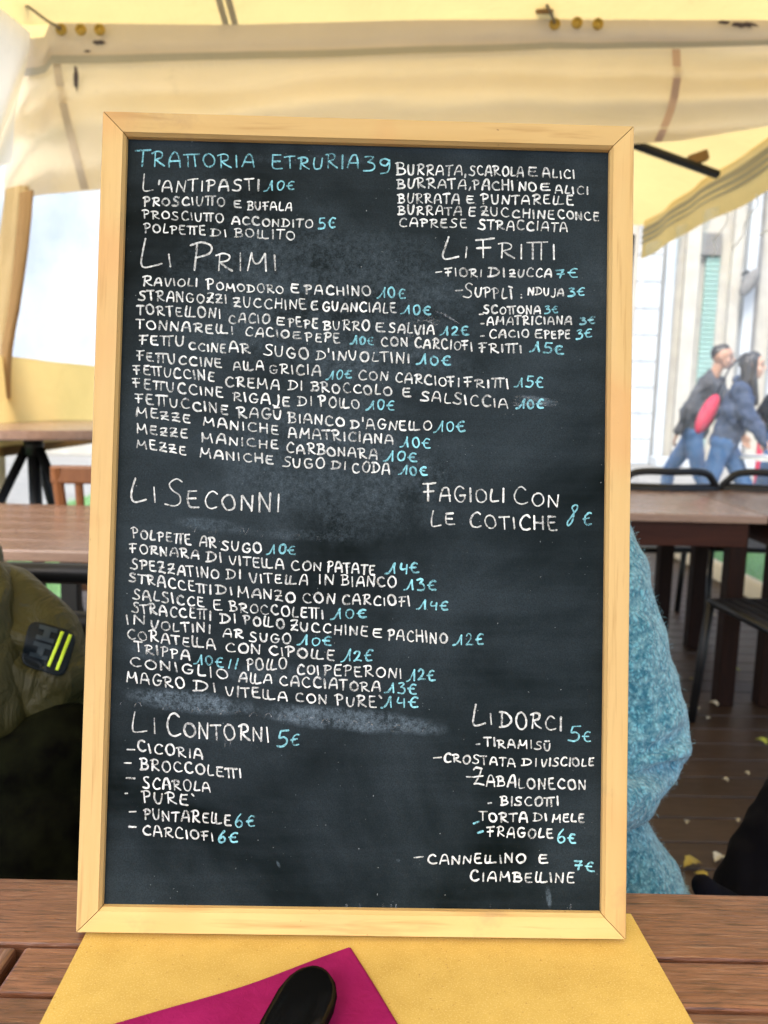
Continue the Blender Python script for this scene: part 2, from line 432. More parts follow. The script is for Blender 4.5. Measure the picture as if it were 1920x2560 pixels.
# black strut and grey bands under the far roof
q0, q1 = at(1600, 366, 4.7), at(1793, 436, 4.9)
bm = B(); dv = (q1 - q0); q0 = q0 - dv * 2.2
tube(bm, [q0 - far_roof.location, q1 - far_roof.location], .026, 12)
so_ = obj('strut', bm, 'black_metal', far_roof)
bm = B(); box(bm, -.06, .06, -.03, .03, -.02, .04, .01, Matrix.Translation(at(1745, 400, 4.85) - far_roof.location) @ Matrix.Rotation(-.35, 4, 'Y'))
obj('clamp', bm, 'canvas_brown', so_)

def post(x, y, label):
    t = thing('tent_post', label, 'tent post', (x, y, 0), 0, 'black posts holding the canopy')
    bm = B(); box(bm, -.02, .02, -.02, .02, 0.012, 2.62, .004); obj('pole', bm, 'black_metal', t)
    bm = B(); box(bm, -.06, .06, -.06, .06, 0, .012, .003); obj('base_plate', bm, 'black_metal', t)
post(XL - .05, 7.0, 'black metal tent post at the far left corner of the deck')
post(XR - .1, 7.06, 'black metal tent post at the far right corner of the deck')

# cross valance
TOP = [(40, 104), (61, 98), (112, 92), (121, 57), (350, 60), (570, 62), (960, 52), (1375, 42), (1480, 48), (1700, 50), (1920, 50), (2160, 56)]
BOT = [(-60, 498), (0, 500), (60, 494), (116, 486), (243, 475), (420, 455), (800, 430), (1200, 398), (1585, 360), (1700, 352), (1920, 315), (2160, 290)]
def lerp(tab, x):
    for a, b in zip(tab, tab[1:]):
        if x <= b[0]: return a[1] + (b[1] - a[1]) * (x - a[0]) / (b[0] - a[0])
    return tab[-1][1]
def Vpt(px, v, off=0):
    pt, pb = lerp(TOP, px), lerp(BOT, px)
    py = pt + (pb - pt) * v
    sag = (px - 900) / 1000
    f = max(0, v - .12)
    # lengthwise folds, sagging in the middle and fanning out from the corners
    ph = v * 2.2 - .34 * sag * sag + .12 * noise.noise(Vector((px * .003, 1, 0)))
    y = .058 * sin(2 * pi * ph) * min(1, f * 3)
    y += .03 * noise.noise(Vector((px * .0035, v * 5, 3))) * min(1, f * 5) 
    cr = max(0, 1 - (px + 40) / 380)      # bunched cloth near the left corner
    y += cr * .05 * sin(px * .035 + v * 3)
    return at(px, py, YV + y + off)
val = thing('canvas_valance', 'beige canvas valance hanging across the tent above the chalkboard', 'valance', (0, YV, 2.2))
L0 = val.location.copy()
obj('drape', sheet(lambda u, v: Vpt(10 + 2150 * u, .19 + .81 * v) - L0, 150, 46), 'canvas', val, True)
obj('hem_pocket', sheet(lambda u, v: Vpt(40 + 2120 * u, .0 + .205 * v, -.008 - .012 * sin(pi * v)) - L0, 150, 12), 'canvas_hem', val, True)
obj('hem_tape', sheet(lambda u, v: Vpt(61 + 2100 * u, .185 + .05 * v + .012 * noise.noise(Vector((u * 6, 0, 0))), -.028) - L0, 120, 3), 'tape', val, True)
def strip(pts, wd):
    cv = smooth_curve(pts, 8)
    def fn(u, v):
        p = cv[min(int(u * (len(cv) - 1)), len(cv) - 1)]; return Vpt(p[0] + wd * (v - .5), p[1], -.012) - L0
    return sheet(fn, len(cv) - 1, 2)
obj('seam_strip', strip([(142, .24), (160, .5), (200, .88), (212, .99)], 20), 'canvas_hem', val, True)
obj('seam_strip', strip([(1690, .24), (1692, .5), (1676, .75), (1645, .995)], 20), 'seam_cloth', val, True)
EY = [(153, 74), (202, 74), (249, 74), (1387, 60), (1443, 57), (1495, 60)]
for ex, ey in EY:
    bm = B(); c = at(ex, ey, YV - .05)
    bmesh.ops.create_uvsphere(bm, u_segments=16, v_segments=8, radius=1, matrix=Matrix.Translation(c - L0) @ Matrix.Diagonal((.0125, .004, .0125, 1)))
    ring = [(c.x + .018 * cos(a), c.y, c.z + .018 * sin(a)) for a in [2 * pi * k / 16 for k in range(16)]]
    tube(bm, [Vector(p) - L0 for p in ring], .006, 8, closed=True); obj('eyelet', bm, 'brass', val, True)
M['smudge'] = mat_plain('dark_smudge', (.06, .05, .06), (.10, .08, .08), 50, .9, .1)
for (cx_, cy_, w_, h_) in ((247, 106, 15, 5), (1860, 62, 30, 6), (1810, 56, 14, 4), (190, 195, 6, 26), (218, 128, 8, 3)):
    bm = B(); k = 18; ctr = Vpt(cx_, (cy_ - lerp(TOP, cx_)) / (lerp(BOT, cx_) - lerp(TOP, cx_)), -.034) - L0
    vv = []
    for i in range(k):
        a = 2 * pi * i / k; rr = 1 + .5 * noise.noise(Vector((cx_, i * .9, 0)))
        vv.append(bm.verts.new(ctr + Vector((w_ * rr * cos(a), 0, h_ * rr * sin(a))) * (YV / FPX)))
    bm.faces.new(vv); obj('ink_stain', bm, 'smudge', val)
def rope(pts, label):
    bm = B(); tube(bm, pts, .0055, 8); return setp(obj('lacing_rope', bm, 'rope'), label, 'rope', 'cords lacing the valance to the frame')
rope([at(153, 72, YV - .06), at(118, 52, YV - .08), at(62, 10, YV - .08), at(20, -30, YV - .05)], 'grey cord running from the left eyelets up to the tent corner')
rope([at(1387, 58, YV - .06), at(1376, 30, YV - .09), at(1364, 4, YV - .09), at(1358, -40, YV - .05)], 'grey cord running from the right eyelets up to the bracket')
bm = B(); c = at(1362, 4, YV - .06); box(bm, -.035, .035, -.008, .008, -.045, .03, .004, Matrix.Translation(c))
t_ = setp(obj('cord_bracket', bm, 'canvas_brown'), 'small brown bracket on the roof above the right eyelets', 'bracket')
bm = B(); tube(bm, [c + Vector((.02 * cos(a), -.014, .02 * sin(a))) for a in [2 * pi * k / 14 for k in range(14)]], .005, 6, closed=True); obj('ring', bm, 'brass', t_)

# left side wall: pale near flap, post sleeve, clear window, lower canvas
sw = thing('side_curtain', 'canvas side wall with a large clear window left of the chalkboard', 'tent wall', (XL, 5.2, 0))
S0 = sw.location.copy()
def wall_left(y0, y1, z0, z1, amp, off=0, seed=0):
    def fn(u, v):
        y, z = y0 + (y1 - y0) * u, z0 + (z1 - z0) * v
        return Vector((XL + off + amp * noise.noise(Vector((y * 2.2, z * 1.6, seed))), y, z)) - S0
    return fn
obj('clear_window', sheet(wall_left(3.3, 7.0, 1.28, 2.3, .05, 0, 1), 40, 24), 'film', sw, True)
obj('lower_panel', sheet(wall_left(3.2, 7.0, .86, 1.29, .04, .01, 2), 50, 12), 'canvas_roof', sw, True)
obj('upper_panel', sheet(wall_left(3.56, 7.0, 2.29, 2.64, .03, .01, 3), 40, 10), 'canvas', sw, True)
obj('lower_window', sheet(wall_left(3.2, 7.0, .06, .87, .03, 0, 4), 40, 14), 'film', sw, True)
bm = B(); box(bm, -.03, .03, -1.9, 1.85, .86, .90, .01); obj('hem_bar', bm, 'canvas_brown', sw)
# rolled canvas strip that hides the corner post
def rolled(pxs, r, mat, name, ph):
    pts = [at(px, py, d) - S0 for px, py, d in pxs]
    cv = smooth_curve([tuple(p) for p in pts], .03)
    bm = B(); nn = 44; rings = []
    for i, c in enumerate(cv):
        ring = []
        for j in range(nn):
            a = 2 * pi * j / nn
            k = r * (1 + .16 * sin(i * .8 + 1.5 * sin(a) + ph) + .34 * noise.noise(Vector((i * .16, cos(a) * 1.1 + ph, sin(a) * 1.1))) + .14 * noise.noise(Vector((i * .6, cos(a) * 3 + ph, sin(a) * 3))))
            ring.append(bm.verts.new((c[0] + k * cos(a), c[1] + .55 * k * sin(a), c[2] + .25 * k * cos(a))))
        rings.append(ring)
    for a_, b_ in zip(rings, rings[1:]):
        for j in range(nn): bm.faces.new((a_[j], a_[(j + 1) % nn], b_[(j + 1) % nn], b_[j]))
    return obj(name, bm, mat, sw, True)
rolled([(40, 470, 3.42), (24, 640, 3.42), (-2, 820, 3.42), (-14, 1000, 3.42), (-10, 1300, 3.42), (-8, 1900, 3.40)], .046, 'canvas_tan', 'rolled_flap', 0)
rolled([(66, 480, 3.40), (56, 620, 3.40), (36, 780, 3.40), (16, 880, 3.40), (8, 1000, 3.40)], .026, 'canvas_brown', 'zip_strip', 1)
fl = setp(obj('corner_flap', sheet(lambda u, v: at(-260 + 325 * u - 34 * v * v * u, -60 + 130 * u * u + (600 - 60 * u * u) * v * (1 - .38 * u * u), 3.0 + .44 * u) + Vector((0, .04 * sin(u * 14 + v * 5), 0)), 40, 30), 'canvas_pale', None, True),
     'pale sunlit canvas flap in the upper left tent corner', 'canvas flap')

# right side: grey banded valance and clear curtain
cur = thing('clear_curtain', 'yellow canvas edging with a clear plastic curtain along the right side of the tent', 'tent wall', (XR, 5.0, 0))
K0 = cur.location.copy()
def wall_right(y0, y1, z0, z1, amp, off=0, seed=0, fq=2.2):
    def fn(u, v):
        y, z = y0 + (y1 - y0) * u, z0 + (z1 - z0) * v
        return Vector((XR + off + amp * noise.noise(Vector((y * fq, z * 1.4, seed))), y, z + .03 * noise.noise(Vector((y * 1.1, seed, 9))) * (1 - v))) - K0
    return fn
obj('valance', sheet(wall_right(3.4, 7.0, 2.41, 2.72, .03, -.02, 11), 60, 12), 'canvas_roof', cur, True)
for z0, z1 in ((2.62, 2.655), (2.575, 2.60), (2.535, 2.552)):
    obj('reinforcing_band', sheet(wall_right(3.4, 7.0, z0, z1, .03, -.03, 11), 60, 2), 'tape', cur, True)
def film_r(u, v):
    y, z = 3.5 + 3.5 * u, .12 + 2.36 * v
    a = v**3
    return Vector((XR + .03 * noise.noise(Vector((y * 2, z * .7, 5))) + a * .07 * sin(y * 9 + 2 * noise.noise(Vector((y, z * 2, 1)))), y, z)) - K0
obj('clear_film', sheet(film_r, 110, 40), 'film', cur, True)
bm = B(); box(bm, -.035, .035, -1.6, 2.0, .01, .13, .02); obj('bottom_roll', bm, 'canvas', cur)
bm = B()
for k in range(4):     # white tubes standing in for glints on creases near the film top
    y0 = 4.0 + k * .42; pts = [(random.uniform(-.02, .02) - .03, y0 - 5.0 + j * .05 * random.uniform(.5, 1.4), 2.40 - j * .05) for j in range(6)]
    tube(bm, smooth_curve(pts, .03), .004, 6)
obj('crease_glint', bm, 'white_paint', cur, True)

# ------------------------------------------------------------------ tables and chairs
def wood_table(name, label, x0, x1, y0, y1, z, legs=True, group=None):
    cx, cy = (x0 + x1) / 2, (y0 + y1) / 2
    t = thing(name, label, 'table', (cx, cy, 0), 0, group)
    a, b = (x1 - x0) / 2, (y1 - y0) / 2; n = 6; wd = 2 * b / n
    bm = B()
    for k in range(n): box(bm, -a, a, -b + k * wd + .001, -b + (k + 1) * wd - .001, z - .03, z, .003)
    obj('tabletop', bm, 'table_top', t)
    bm = B()
    for s in (-1, 1):
        box(bm, -a + .05, a - .05, s * (b - .05) - .012, s * (b - .05) + .012, z - .125, z - .0305, .002)
        box(bm, s * (a - .05) - .012, s * (a - .05) + .012, -b + .065, b - .065, z - .125, z - .0305, .002)
    obj('apron', bm, 'dark_wood', t)
    for sx in (-1, 1):
        for sy in (-1, 1):
            bm = B(); x, y = sx * (a - .075), sy * (b - .075); box(bm, x - .032, x + .032, y - .032, y + .032, 0, z - .031, .004)
            obj('leg', bm, 'dark_wood_z', t)
    return t
rt = wood_table('wooden_table', 'dark wooden table behind the blue sweater, its apron and legs in view', .30, 1.405, 2.80, 3.66, .75, group='dark wooden tables on the right')
rt2 = dup(rt, (1.405 + .012 + .5525, 3.235, 0), 0, 'dark wooden table cut off by the right edge of the photo')

def metal_chair(name, label, loc, rz, group, arms=True, thick=1.0):
    """black slatted metal armchair, sitter faces -y"""
    t = thing(name, label, 'chair', loc, rz, group)
    W, Dp, H = .24, .22, .45
    for sx in (-1, 1):
        bm = B(); tube(bm, [(sx * W, -Dp, H), (sx * (W + .01), -Dp - .03, 0)], .016, 10); obj('leg', bm, 'black_metal', t, True)
        bm = B(); tube(bm, [(sx * W, Dp, H), (sx * (W + .01), Dp + .06, 0)], .013, 10); obj('leg', bm, 'black_metal', t, True)
        if arms: bm = B(); tube(bm, smooth_curve([(sx * (W + .02), Dp + .04, .72), (sx * (W + .04), .05, .70), (sx * (W + .03), -Dp + .02, .67), (sx * W, -Dp, .60), (sx * W, -Dp, .45)], .03), .012, 10); obj('arm', bm, 'black_metal', t, True)
    bm = B(); tube(bm, [(-W, -Dp, H), (W, -Dp, H), (W, Dp, H), (-W, Dp, H)], .014, 10, closed=True); obj('seat_frame', bm, 'black_metal', t, True)
    bm = B()
    for k in range(9):
        y = -Dp + .03 + k * .0475; box(bm, -W + .008, W - .008, y - .017, y + .017, H + .004, H + .012, .003)
    obj('seat', bm, 'black_metal', t)
    bm = B(); arc = smooth_curve([(-W, Dp, .45), (-W - .01, Dp + .05, .70), (-W + .05, Dp + .085, .825), (0, Dp + .12, .84), (W - .05, Dp + .085, .825), (W + .01, Dp + .05, .70), (W, Dp, .45)], .03)
    tube(bm, arc, .017, 10); obj('back_frame', bm, 'black_metal', t, True)
    bm = B()
    for z, b in ((.755, .014), (.62, .010)):
        tube(bm, smooth_curve([(-W, Dp + .055, z), (0, Dp + .1, z), (W, Dp + .055, z)], .03), b * 2.0, 8)
    obj('back_rail', bm, 'black_metal', t, True)
    return t
GC = 'black metal armchairs on the deck'
ch = metal_chair('metal_armchair', 'black metal armchair behind the dark table, right beside the board frame', (1.30, 3.9, 0), pi + .1, GC)
dup(ch, (1.88, 3.95, 0), pi - .1, 'black metal armchair behind the dark table, below the walking woman')
metal_chair('metal_chair', 'black armless metal chair at the right photo edge, in front of the dark tables', (1.42, 2.48, 0), -pi / 2 + .12, 'black armless metal chairs', False)
def wood_chair(label, loc, rz, group, h=.86):
    t = thing('wooden_chair', label, 'chair', loc, rz, group)
    W, Dp, H = .21, .2, .45
    bm = B(); box(bm, -W, W, -Dp, Dp, H - .025, H, .008); obj('seat', bm, 'chair_wood', t)
    for sx in (-1, 1):
        bm = B(); tube(bm, [(sx * (W - .03), -Dp + .03, H - .024), (sx * (W - .02), -Dp + .01, 0)], [.022, .017], 8); obj('leg', bm, 'chair_wood', t)
        bm = B(); tube(bm, smooth_curve([(sx * (W - .02), Dp + .07, 0), (sx * (W - .02), Dp + .005, H), (sx * (W - .01), Dp + .08, h)], .04), .02, 8); obj('rear_post', bm, 'chair_wood', t)
    bm = B(); box(bm, -W - .01, W + .01, Dp + .062, Dp + .088, h - .058, h + .005, .008); obj('top_rail', bm, 'chair_wood', t)
    for k in range(5):
        x = -.13 + k * .065; bm = B(); tube(bm, [(x, Dp + .018, H + .02), (x, Dp + .066, h - .055)], .015, 8); obj('back_slat', bm, 'chair_wood', t)
    bm = B(); box(bm, -W + .03, W - .03, Dp + .004, Dp + .03, H + .0, H + .05, .005); obj('lower_rail', bm, 'chair_wood', t)
    return t
WC = 'wooden slat back chairs'
c0 = on_z(133, 1164, .86)
wood_chair('warm brown slat back wooden chair behind the left table', (-.965, 2.95, 0), pi + .12, WC, .885)
wood_chair('wooden chair of the person in the blue sweater', (.12, 1.07, 0), 0, WC)

# left table on a black metal frame
lt = thing('wooden_table', 'reddish wooden table on a black metal frame behind the olive jacket', 'table', (-1.0, 2.28, 0))
bm = B()
for k in range(6): box(bm, -.62, .62, -.40 + k * .1335, -.40 + (k + 1) * .1335 - .003, .72, .75, .004)
obj('tabletop', bm, 'table_top', lt)
bm = B(); 
for s in (-1, 1): box(bm, -.58, .58, s * .34 - .02, s * .34 + .02, .655, .69, .003)
obj('stretcher', bm, 'black_metal', lt)
for sx, sy in ((.20, -1), (.56, -1), (-.56, -1), (-.56, 1), (.56, 1)):
    bm = B(); box(bm, sx - .022, sx + .022, sy * .34 - .017, sy * .34 + .017, 0, .719, .003); obj('leg', bm, 'black_metal', lt)

# tall table at the left
ht = thing('bar_table', 'tall wooden bar table on a black braced post near the left clear window', 'table', (-1.50, 3.3, 0))
bm = B(); bmesh.ops.create_cone(bm, cap_ends=True, segments=48, radius1=.62, radius2=.62, depth=.035, matrix=Matrix.Translation((0, 0, .985)))
es = [e for e in bm.edges if len(e.link_faces) == 2 and e.calc_face_angle(0) > 1]
bmesh.ops.bevel(bm, geom=es, offset=.006, segments=2, affect='EDGES'); obj('tabletop', bm, 'table_top', ht)
bm = B(); tube(bm, [(0, 0, 0), (0, 0, .966)], .027, 14); pole = obj('post', bm, 'black_metal', ht, True)
bm = B(); tube(bm, [(0, 0, .87), (0, 0, .95)], .04, 16); obj('collar', bm, 'black_metal', pole, True)
for a in (-.35, pi + .35, pi / 2):
    bm = B(); tube(bm, [(.03 * cos(a), .03 * sin(a), .9), (.46 * cos(a), .46 * sin(a), .012)], .02, 10); obj('brace', bm, 'black_metal', ht, True)
    
for a in (0, pi / 2):
    bm = B(); tube(bm, [(-.5 * cos(a), -.5 * sin(a), .955), (.5 * cos(a), .5 * sin(a), .955)], .011, 8); obj('support_bar', bm, 'black_metal', ht, True)

# the table in front
ft = thing('slatted_table', 'brown slatted hardwood table that the chalkboard stands on', 'table', (0, .1, 0))
F0 = ft.location.copy()
yb = on_z(1000, 2216, TABLE_Z).y
g1l = on_z(120, 2361, TABLE_Z); g2l = on_z(100, 2486, TABLE_Z); xe = on_z(30, 2400, TABLE_Z).x
y1, y2 = g1l.y, g2l.y; sw_ = y1 - y2
def slat(x0, x1, ya, yb_, mat, nm='slat'):
    bm = B(); box(bm, x0 - F0.x, x1 - F0.x, ya - F0.y, yb_ - F0.y, TABLE_Z - .024, TABLE_Z, .0025); return obj(nm, bm, mat, ft)
slat(-.80, .80, y1 + .002, yb, 'teak_x', 'end_rail')
slat(-.80, xe - .003, -.30, y1 - .003, 'teak_y', 'side_rail'); slat(.72, .80, -.30, y1 - .003, 'teak_y', 'side_rail')
yy = y1
for k in range(8): slat(xe + .003, .717, yy - sw_ + .0022, yy - .0022, 'teak_x'); yy -= sw_
bm = B()
box(bm, -.7, .7, yb - .08 - F0.y, yb - .055 - F0.y, .64, TABLE_Z - .0245, .003); box(bm, -.7, .7, -.28 - F0.y, -.255 - F0.y, .64, TABLE_Z - .0245, .003)
box(bm, -.725, -.701, -.25 - F0.y, yb - .09 - F0.y, .64, TABLE_Z - .0245, .003); box(bm, .701, .725, -.25 - F0.y, yb - .09 - F0.y, .64, TABLE_Z - .0245, .003)
obj('apron', bm, 'dark_wood', ft)
for sx in (-.73, .73):
    for y in (-.26, yb - .06):
        bm = B(); box(bm, sx - .03, sx + .03, y - .03 - F0.y, y + .03 - F0.y, 0, TABLE_Z - .025, .004); obj('leg', bm, 'dark_wood_z', ft)

# ------------------------------------------------------------------ placemat, napkin, knife
g = G('kraft_paper'); v = g.co()
f = g.noise(v, 45, 5, .6); sp = g.noise(v, 900, 2, .6); sp2 = g.noise(g.co((1, 1, 1), (0, 0, .6)), 420, 2, .5)
col = g.mix(g.rng(f, .3, .7), (.54, .355, .085), (.62, .42, .11)); col = g.mix(g.rng(sp, .52, .7, 0, .6), col, (.76, .58, .25)); col = g.mix(g.rng(sp2, .68, .76, 0, .7), col, (.36, .19, .05))
g.bsdf(col, .9, .1, 0, g.bump(sp, .15, .0003)); M['kraft'] = g.m
g = G('magenta_paper'); v = g.co()
n1 = g.noise(v, 30, 5, .65, .5)
g.bsdf(g.mix(g.rng(n1, .3, .7), (.25, .008, .082), (.34, .014, .115)), .9, .1, 0, g.bump(g.noise(v, 160, 5, .7, .8), .4, .002)); M['magenta'] = g.m
ZM = TABLE_Z + .0009
brc = on_z(1577, 2284, ZM); rr = on_z(1734, 2560, ZM); lc = on_z(212, 2338, ZM); ll = on_z(99, 2560, ZM)
dr = (rr - brc) / (brc.y - rr.y); dl = (ll - lc) / (lc.y - ll.y)
yback = brc.y
blc = lc - dl * (yback - lc.y)
Lm = .31
pm = B(); prism(pm, [Vector((p.x, p.y, TABLE_Z + .0003)) for p in (blc, blc + dl * Lm, brc + dr * Lm, brc)], (0, 0, 1), .0006)
setp(obj('paper_placemat', pm, 'kraft'), 'yellow kraft paper placemat lying under the chalkboard', 'placemat')
ZN = ZM + .001
tp, rp, lp = on_z(876, 2368, ZN), on_z(995, 2560, ZN), on_z(292, 2560, ZN); bend = on_z(603, 2456, ZN)
e1 = (rp - tp).normalized(); e2 = (lp - tp).normalized()
def nap(z0, ins):
    def fn(u, v):
        a, b = .002 * ins + u * (.19 - .002 * ins), .002 * ins + v * (.30 - .002 * ins)
        p = tp + e1 * a + e2 * b
        dip = (on_z(603, 2456, ZN) - tp).dot(e2)
        p += e1 * (.004 * math.exp(-((b - dip) / .05)**2) * (1 - u))
        p.z = z0 + .0012 * max(0, noise.noise(Vector((a * 14, b * 14, ins)))) ; return p
    return fn
bm = sheet(nap(ZN, 0), 40, 60, .0)
bm2 = sheet(nap(ZN + .0024, 1), 40, 60, 0)
me2 = bpy.data.meshes.new('x'); bm2.to_mesh(me2); bm2.free(); bm.from_mesh(me2)
setp(obj('paper_napkin', bm, 'magenta', None, True), 'magenta paper napkin folded on the yellow placemat', 'napkin')
# knife: handle towards the board, blade towards the viewer
ZK = ZN + .004
ka, kb = on_z(770, 2500, ZK + .01), on_z(690, 2660, ZK + .01)
kd = (kb - ka); kd.z = 0; kd.normalize(); ks = Vector((-kd.y, kd.x, 0))
kt = thing('table_knife', 'black handled knife lying on the magenta napkin', 'knife', (ka.x, ka.y, ZK))
def handle_bm(z0, th, wmul, bev):
    bm = B(); rings = []
    prof = [(-.018, .004), (-.0165, .0085), (-.012, .0125), (-.005, .0152), (.004, .0165), (.03, .0165), (.06, .0150), (.09, .0135), (.112, .0135), (.115, .011)]
    nn = 20
    for s, wv in prof:
        tt = th * min(1, .35 + wv / .0165 * .65)
        ring = []
        for j in range(nn):
            a = 2 * pi * j / nn; cx, cz = cos(a), sin(a)
            ex = abs(cx)**.95 * (1 if cx > 0 else -1); ez = abs(cz)**.95 * (1 if cz > 0 else -1)
            ring.append(bm.verts.new(kd * s + ks * (wv * wmul * ex) + Vector((0, 0, z0 + tt * .5 * ez))))
        rings.append(ring)
    for a, b in zip(rings, rings[1:]):
        for j in range(nn): bm.faces.new((a[j], a[(j + 1) % nn], b[(j + 1) % nn], b[j]))
    bm.faces.new(rings[0][::-1]); bm.faces.new(rings[-1]); bmesh.ops.recalc_face_normals(bm, faces=bm.faces[:]); return bm
g = G('black_plastic'); v = g.co(); dk = g.n('BsdfDiffuse'); dk.inputs[0].default_value = (.004, .004, .004, 1); gs = g.n('BsdfGlossy'); gs.inputs['Roughness'].default_value = .13; mx = g.n('MixShader'); mx.inputs[0].default_value = .028; g.l(dk.outputs[0], mx.inputs[1]); g.l(gs.outputs[0], mx.inputs[2]); g.l(mx.outputs[0], g.out.inputs[0]); M['black_plastic'] = g.m
M['steel'] = mat_plain('brushed_steel', (.55, .55, .56), (.48, .48, .5), 60, .25, .5, 1, .05)
M['tang'] = mat_plain('dark_steel_tang', (.012, .012, .012), (.02, .02, .02), 60, .3, .5, .0, .05)
ho = obj('handle', handle_bm(.0125, .025, 1.16, 0), 'black_plastic', kt, True)
obj('tang', handle_bm(.0065, .004, 1.0, 0), 'tang', kt, True)
bm = B(); prism(bm, [kd * .1155 + ks * .009, kd * .21 + ks * .010, kd * .235 - ks * .004, kd * .22 - ks * .010, kd * .1155 - ks * .010], (0, 0, 1), .0016)
for v_ in bm.verts: v_.co.z += .007
obj('blade', bm, 'steel', kt)

# ------------------------------------------------------------------ the chalkboard
LEAN, YAW, BW, BH = .17609, .014532, .40, .604644
BO = Vector((-.015897, .510827, .7522))
bx_ = Vector((cos(YAW), sin(YAW), 0)); bn = Vector((-sin(YAW), cos(YAW), 0))
bz_ = Vector((0, 0, 1)) * cos(LEAN) + bn * sin(LEAN)
by_ = bz_.cross(bx_)
board = thing('chalkboard_menu', 'chalkboard menu in a pale pine frame covered in white and blue handwriting', 'chalkboard')
mb = Matrix((bx_, by_, bz_)).transposed().to_4x4(); mb.translation = BO
board.matrix_world = mb
MBI = mb.inverted()
RW, RD, REC = .0178, .019, .0075
def rail(name, a, b, c, d, mat):
    """mitred rail: outer corners a,b - inner corners c,d (x,z)"""
    bm = B()
    lip = .0022
    def pull(p, k):      # towards the board centre
        q = Vector((0, BH / 2)) - Vector(p); return Vector(p) + Vector((k if q.x > 0 else -k, k if q.y > 0 else -k))
    A, B_, C_, D_ = Vector(a), Vector(b), Vector(c), Vector(d)
    e = .0012
    prof = [ (0, .0022), (0, RD), (1, RD), (1, .0035), (.93, .0012), (.90, 0), (.06, 0) ]   # (t across from outer to inner, depth)
    rings = []
    for O, I in ((A, D_), (B_, C_)):
        rings.append([bm.verts.new((O.x + (I.x - O.x) * t, yv, O.y + (I.y - O.y) * t)) for t, yv in prof])
    n = len(prof)
    # lengthwise cuts so the edge can wander slightly
    for j in range(n): bm.faces.new((rings[0][j], rings[0][(j + 1) % n], rings[1][(j + 1) % n], rings[1][j]))
    bm.faces.new(rings[0][::-1]); bm.faces.new(rings[1])
    bmesh.ops.recalc_face_normals(bm, faces=bm.faces[:])
    long_e = [ed for ed in bm.edges if (ed.verts[0] in rings[0]) != (ed.verts[1] in rings[0])]
    bmesh.ops.subdivide_edges(bm, edges=long_e, cuts=60)
    for v_ in bm.verts:
        v_.co.y += .00035 * noise.noise(Vector((v_.co.x * 30, v_.co.z * 30, 1)))
        if v_.co.y < .004:
            k = noise.noise(Vector((v_.co.x * 160, v_.co.z * 160, 9)))
            if k > .45: v_.co.y += .0012 * (k - .45)
    return obj(name, bm, mat, board)
w2 = BW / 2; gp = .00035
rail('frame_rail', (-w2 + gp, 0), (w2 - gp, 0), (w2 - RW - gp, RW), (-w2 + RW + gp, RW), 'pine_x')
rail('frame_rail', (w2 - gp, BH), (-w2 + gp, BH), (-w2 + RW + gp, BH - RW), (w2 - RW - gp, BH - RW), 'pine_x')
rail('frame_rail', (-w2, BH - gp), (-w2, gp), (-w2 + RW, RW + gp), (-w2 + RW, BH - RW - gp), 'pine_z')
rail('frame_rail', (w2, gp), (w2, BH - gp), (w2 - RW, BH - RW - gp), (w2 - RW, RW + gp), 'pine_z')
# slate surface
PO = BO + by_ * REC
def to_board(px, py):
    p = MBI @ on_plane(px, py, PO, by_); return p.x, p.z
g = G('slate_paint')
tc = g.n('TexCoord'); ov = tc.outputs['Object']
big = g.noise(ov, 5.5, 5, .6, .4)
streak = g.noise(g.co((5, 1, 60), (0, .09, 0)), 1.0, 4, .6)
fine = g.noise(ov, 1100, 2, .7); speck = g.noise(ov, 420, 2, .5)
dust_sheen = g.math('MULTIPLY', g.rng(big, .36, .68), .55)
dust_sheen = g.math('ADD', dust_sheen, g.math('MULTIPLY', g.rng(streak, .45, .75), .14))
gritty = g.rng(g.math('ADD', g.math('MULTIPLY', g.noise(ov, 330, 3, .8), .7), g.math('MULTIPLY', g.noise(ov, 60, 3, .6), .3)), .40, .62, .12, 1.5)
def smear_sheen(px0, py0, px1, py1, wid, amt, hard=.5):
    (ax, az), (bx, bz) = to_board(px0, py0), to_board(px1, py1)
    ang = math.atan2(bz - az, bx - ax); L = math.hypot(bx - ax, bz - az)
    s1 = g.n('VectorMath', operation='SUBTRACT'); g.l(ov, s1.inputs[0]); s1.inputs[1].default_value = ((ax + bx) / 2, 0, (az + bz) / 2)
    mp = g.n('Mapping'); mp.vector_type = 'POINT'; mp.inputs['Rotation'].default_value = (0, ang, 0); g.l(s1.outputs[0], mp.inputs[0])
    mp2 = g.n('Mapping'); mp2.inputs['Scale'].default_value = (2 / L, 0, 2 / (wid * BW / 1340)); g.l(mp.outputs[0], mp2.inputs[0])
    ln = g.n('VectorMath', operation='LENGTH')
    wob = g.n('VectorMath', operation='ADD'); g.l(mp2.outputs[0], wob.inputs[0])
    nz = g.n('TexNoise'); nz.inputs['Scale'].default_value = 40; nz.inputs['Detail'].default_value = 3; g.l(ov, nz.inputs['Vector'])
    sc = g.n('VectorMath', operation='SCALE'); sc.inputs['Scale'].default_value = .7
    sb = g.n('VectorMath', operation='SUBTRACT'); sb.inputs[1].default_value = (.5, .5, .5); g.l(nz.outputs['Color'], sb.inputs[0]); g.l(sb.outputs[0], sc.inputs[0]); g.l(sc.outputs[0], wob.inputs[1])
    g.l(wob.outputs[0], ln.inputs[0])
    return g.math('MULTIPLY', g.math('MULTIPLY', g.rng(ln.outputs['Value'], hard, 1.05, 1, 0, True), amt), gritty)
